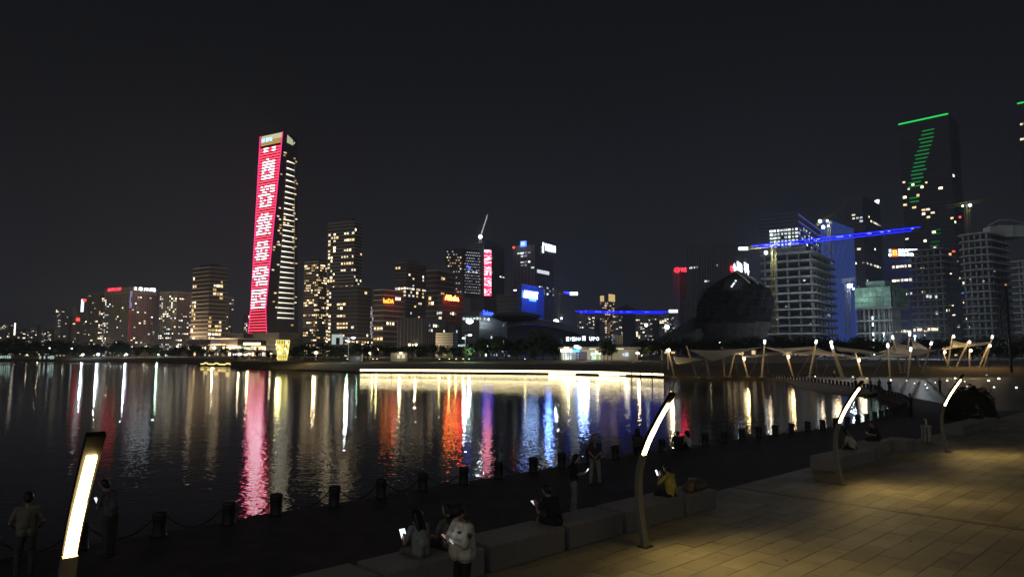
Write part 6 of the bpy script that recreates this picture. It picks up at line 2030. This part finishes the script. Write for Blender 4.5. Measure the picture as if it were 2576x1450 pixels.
# left pair by the lamp
person('standing man in pale T-shirt seen from behind at the far left', (gp(72, 1240, 1.4).x, gp(72, 1240, 1.4).y, ZD), (-0.5, 0.87), 'stand', 1.7, hands=[(-0.20, 0.22, 1.0), (0.22, 0.22, 1.0)], lean=0.05, nod=0.3, shirt=(0.24, 0.23, 0.16), legs=(0.08, 0.08, 0.06), spread=0.12)
P = person('hunched person in grey shirt with phone right of the nearest lamp', (gp(285, 1215, 1.3).x, gp(285, 1215, 1.3).y, ZD), (-0.95, 0.3), 'stand', 1.7, hands=[(-0.06, 0.34, 1.12), (0.06, 0.34, 1.12)], lean=0.3, nod=0.5, shirt=(0.16, 0.145, 0.14), legs=(0.06, 0.06, 0.06))
phone(P, P['V'](0, 0.47, 1.2), 'thin lit phone of the hunched person at the left', 1.5, -0.6)
# at the water edge
person('person in white shirt crouching at the water edge', gp(1736, 1131, ZD), (-0.6, 0.8), 'squat', 1.62, lean=0.35, nod=0.2, hands=[(-0.15, 0.35, 0.35), (0.15, 0.35, 0.35)], shirt=(0.55, 0.54, 0.5), legs=(0.05, 0.05, 0.05), hair='bob', vox=0.016)
person('dark-clothed person crouching left of the white-shirted one', gp(1704, 1133, ZD), (0.3, 0.95), 'squat', 1.65, lean=0.45, nod=0.3, hands=[(-0.15, 0.35, 0.3), (0.15, 0.35, 0.3)], shirt=(0.03, 0.03, 0.03), legs=(0.03, 0.03, 0.03), vox=0.016)
person('dark figure with bulky hair sitting by the bollards behind the near lamp', gp(1604, 1147, ZD), (0.1, 1), 'sit', 1.62, 0.40, lean=0.15, nod=0.1, hands=[(-0.2, 0.3, 0.5), (0.2, 0.3, 0.5)], shirt=(0.07, 0.055, 0.05), legs=(0.04, 0.04, 0.04), hair='big', vox=0.016)
# further benches
q = pl(19.8, -0.5)
person('seated person in pale shirt leaning sideways on a far bench', (q.x, q.y, 0), tow, 'sit', 1.66, 0.49, lean=0.45, nod=0.5, hands=[(-0.2, 0.4, 0.55), (0.05, 0.42, 0.55)], shirt=(0.42, 0.40, 0.34), legs=(0.02, 0.02, 0.02), hair='bob', legdrop=0.3, vox=0.016)
q = pl(23.6, -0.9)
P = person('dark seated person whose phone glows near the litter bin', (q.x, q.y, 0), (-0.95, -0.1), 'sit', 1.7, 0.49, lean=0.3, nod=0.45, hands=[(-0.06, 0.42, 0.8), (0.06, 0.42, 0.8)], shirt=(0.02, 0.02, 0.025), legs=(0.02, 0.02, 0.02), vox=0.016)
phone(P, P['V'](0, 0.52, 0.84), 'small glowing phone of the dark sitter near the bin', 2.0, -0.6)
q = pl(24.0, -0.95)
o = link('granite_bench', rounded_box(1.5, 0.9, 0.49, 0.018), None, (q.x - 0.4, q.y - 0.3, 0.001), arz)
tag(o, 'dark granite block under the sitter with glowing phone', 'bench', 'granite block benches')
q = pl(39.4, -0.5)
person('dark seated figure on the far granite block at the right edge', (q.x, q.y, 0), tow, 'sit', 1.7, 0.49, lean=0.2, nod=0.2, hands=[(-0.15, 0.3, 0.7), (0.15, 0.3, 0.7)], shirt=(0.03, 0.03, 0.03), legs=(0.02, 0.02, 0.02), vox=0.018)
person('dark standing figure on the promenade left of the round shrub', gp(2290, 1047, ZD), (0.4, -0.9), 'stand', 1.7, shirt=(0.03, 0.03, 0.035), legs=(0.03, 0.03, 0.03), vox=0.02)
for x_, y_, fx, fy, lb in [(2152, 985, 1, 0, 'small dark figure standing left of the far bollard curve'), (2190, 984, -1, 0.2, 'second small dark figure near the far bollard curve'), (2212, 987, 0.5, -1, 'third small figure from left near the far bollard curve'),
                           (2238, 990, -0.6, -0.8, 'rightmost of the four small figures near the far bollards'), (2364, 986, 0.3, -1, 'small dark figure standing above the farthest blade lamp left side'), (1976, 951, 1, 0, 'tiny figure walking between sail masts at the shore'),
                           (2046, 951, -1, 0, 'tiny figure under the second white mast lamp'), (2098, 950, 0.5, -1, 'tiny pale figure below the tilted mast lamp'), (1486, 904, 0.2, -1, 'tiny figure in front of the lit cafe door'), (1850, 944, 0, -1, 'tiny figure by the leftmost sails')]:
    z_ = ZD if y_ > 940 else 2.0
    p = gp(x_, y_, z_) if y_ > 940 else pt(1486, 893, 252)
    p.z = z_ if y_ > 940 else ZB
    pale = 'pale' in lb
    person(lb, p, (fx, fy), 'stand', 1.7, shirt=(0.35, 0.3, 0.25) if pale else (0.04, 0.04, 0.045), legs=(0.04, 0.04, 0.04), vox=0.03, hands=[(-0.1, 0.3, 1.0), (0.12, 0.3, 1.0)])
# litter bin with a bag sticking out
bp_ = gp(2331, 1112, 0)
lb_ = thing('litter_bin', 'pale upright litter bin with bag sticking out, beside the far bench', 'litter bin', (bp_.x, bp_.y, 0), arz)
BINM = mat('bin_steel', (0.35, 0.34, 0.31), 0.45, metal=0.3)
for k in range(8):
    a_ = k * math.pi / 4
    MB().box((0.2 * math.cos(a_), 0.2 * math.sin(a_), 0.38), (0.03, 0.12, 0.70), a_).build('side_slat', BINM, lb_)
MB().lathe([(0.2, 0.0), (0.22, 0.03), (0.22, 0.05)], 12).build('foot', DARKM, lb_)
MB().lathe([(0.23, 0.72), (0.25, 0.74), (0.25, 0.8), (0.16, 0.84)], 12).build('rim', BINM, lb_)
MB().tube([(0, 0, 0.8), (0.02, 0, 0.95), (-0.06, 0.02, 1.1), (-0.2, 0.03, 1.18)], [0.08, 0.05, 0.04, 0.01], 6).build('bag_end', mat('plastic_bag', (0.6, 0.6, 0.58), 0.4), lb_, True)
MB().tube([(0, 0, 0.85), (0.03, 0, 1.0), (0.14, 0.02, 1.12)], [0.06, 0.04, 0.01], 6).build('bag_end', MATS['plastic_bag'], lb_, True)

# dark slender mast at the right edge
p = pt(2541, 893, 150)
ro_ = thing('dark_mast', 'slender dark mast with a small amber tip near the right edge', 'mast', (p.x, p.y, 0.6))
hm = pt(2541, 718, 150).z - 0.6
MB().tube([(0, 0, 0), (0, 0, hm)], [0.3, 0.14], 8).build('mast_tube', DARKM, ro_)
MB().ball((0, 0, hm + 0.2), 0.22, 8, 6).build('tip_light', glow('tip_amber', (1, 0.5, 0.2), 0.5), ro_)
for sx in (-1, 1):
    MB().tube([(0, 0, hm * 0.95), (sx * 4.0, 1.5, 0)], 0.04, 4).build('stay_cable', DARKM, ro_)

# dry leaves on the plaza
for (x_, y_, lb) in [(1976, 1408, 'small dark dry leaf on the bright paving right of the near lamp'), (1860, 1325, 'curled leaf on the paving between the near and third lamps'), (2290, 1360, 'lone dry leaf near the right edge of the paving')]:
    p = gp(x_, y_, 0.004)
    ro_ = MB().add([(-0.07, 0, 0), (-0.02, 0.03, 0.012), (0.05, 0.02, 0.004), (0.09, 0, 0.015), (0.05, -0.02, 0.004), (-0.02, -0.03, 0.012)], [(0, 1, 5), (1, 2, 4, 5), (2, 3, 4)]).build('fallen_leaf', mat('dry_leaf', (0.06, 0.04, 0.02), 0.8))
    ro_.location = p
    ro_.rotation_euler = (0, 0, rnd.uniform(0, 3))
    tag(ro_, lb, 'leaf')

# thin night haze round the whole scene
hz = MB().box((0, 2300, 185), (14000, 4900, 380)).build('haze', None)
hm_ = bpy.data.materials.new('night_haze')
hm_.use_nodes = True
hm_.node_tree.nodes.clear()
ho_ = hm_.node_tree.nodes.new('ShaderNodeOutputMaterial')
hv_ = hm_.node_tree.nodes.new('ShaderNodeVolumePrincipled')
hv_.inputs['Color'].default_value = (0.72, 0.82, 1.0, 1)
hv_.inputs['Density'].default_value = 0.00018
hv_.inputs['Anisotropy'].default_value = 0.0
hm_.node_tree.links.new(hv_.outputs[0], ho_.inputs['Volume'])
hz.data.materials.append(hm_)
struct(hz, 'stuff')

bpy.data.scenes.remove(_bench)
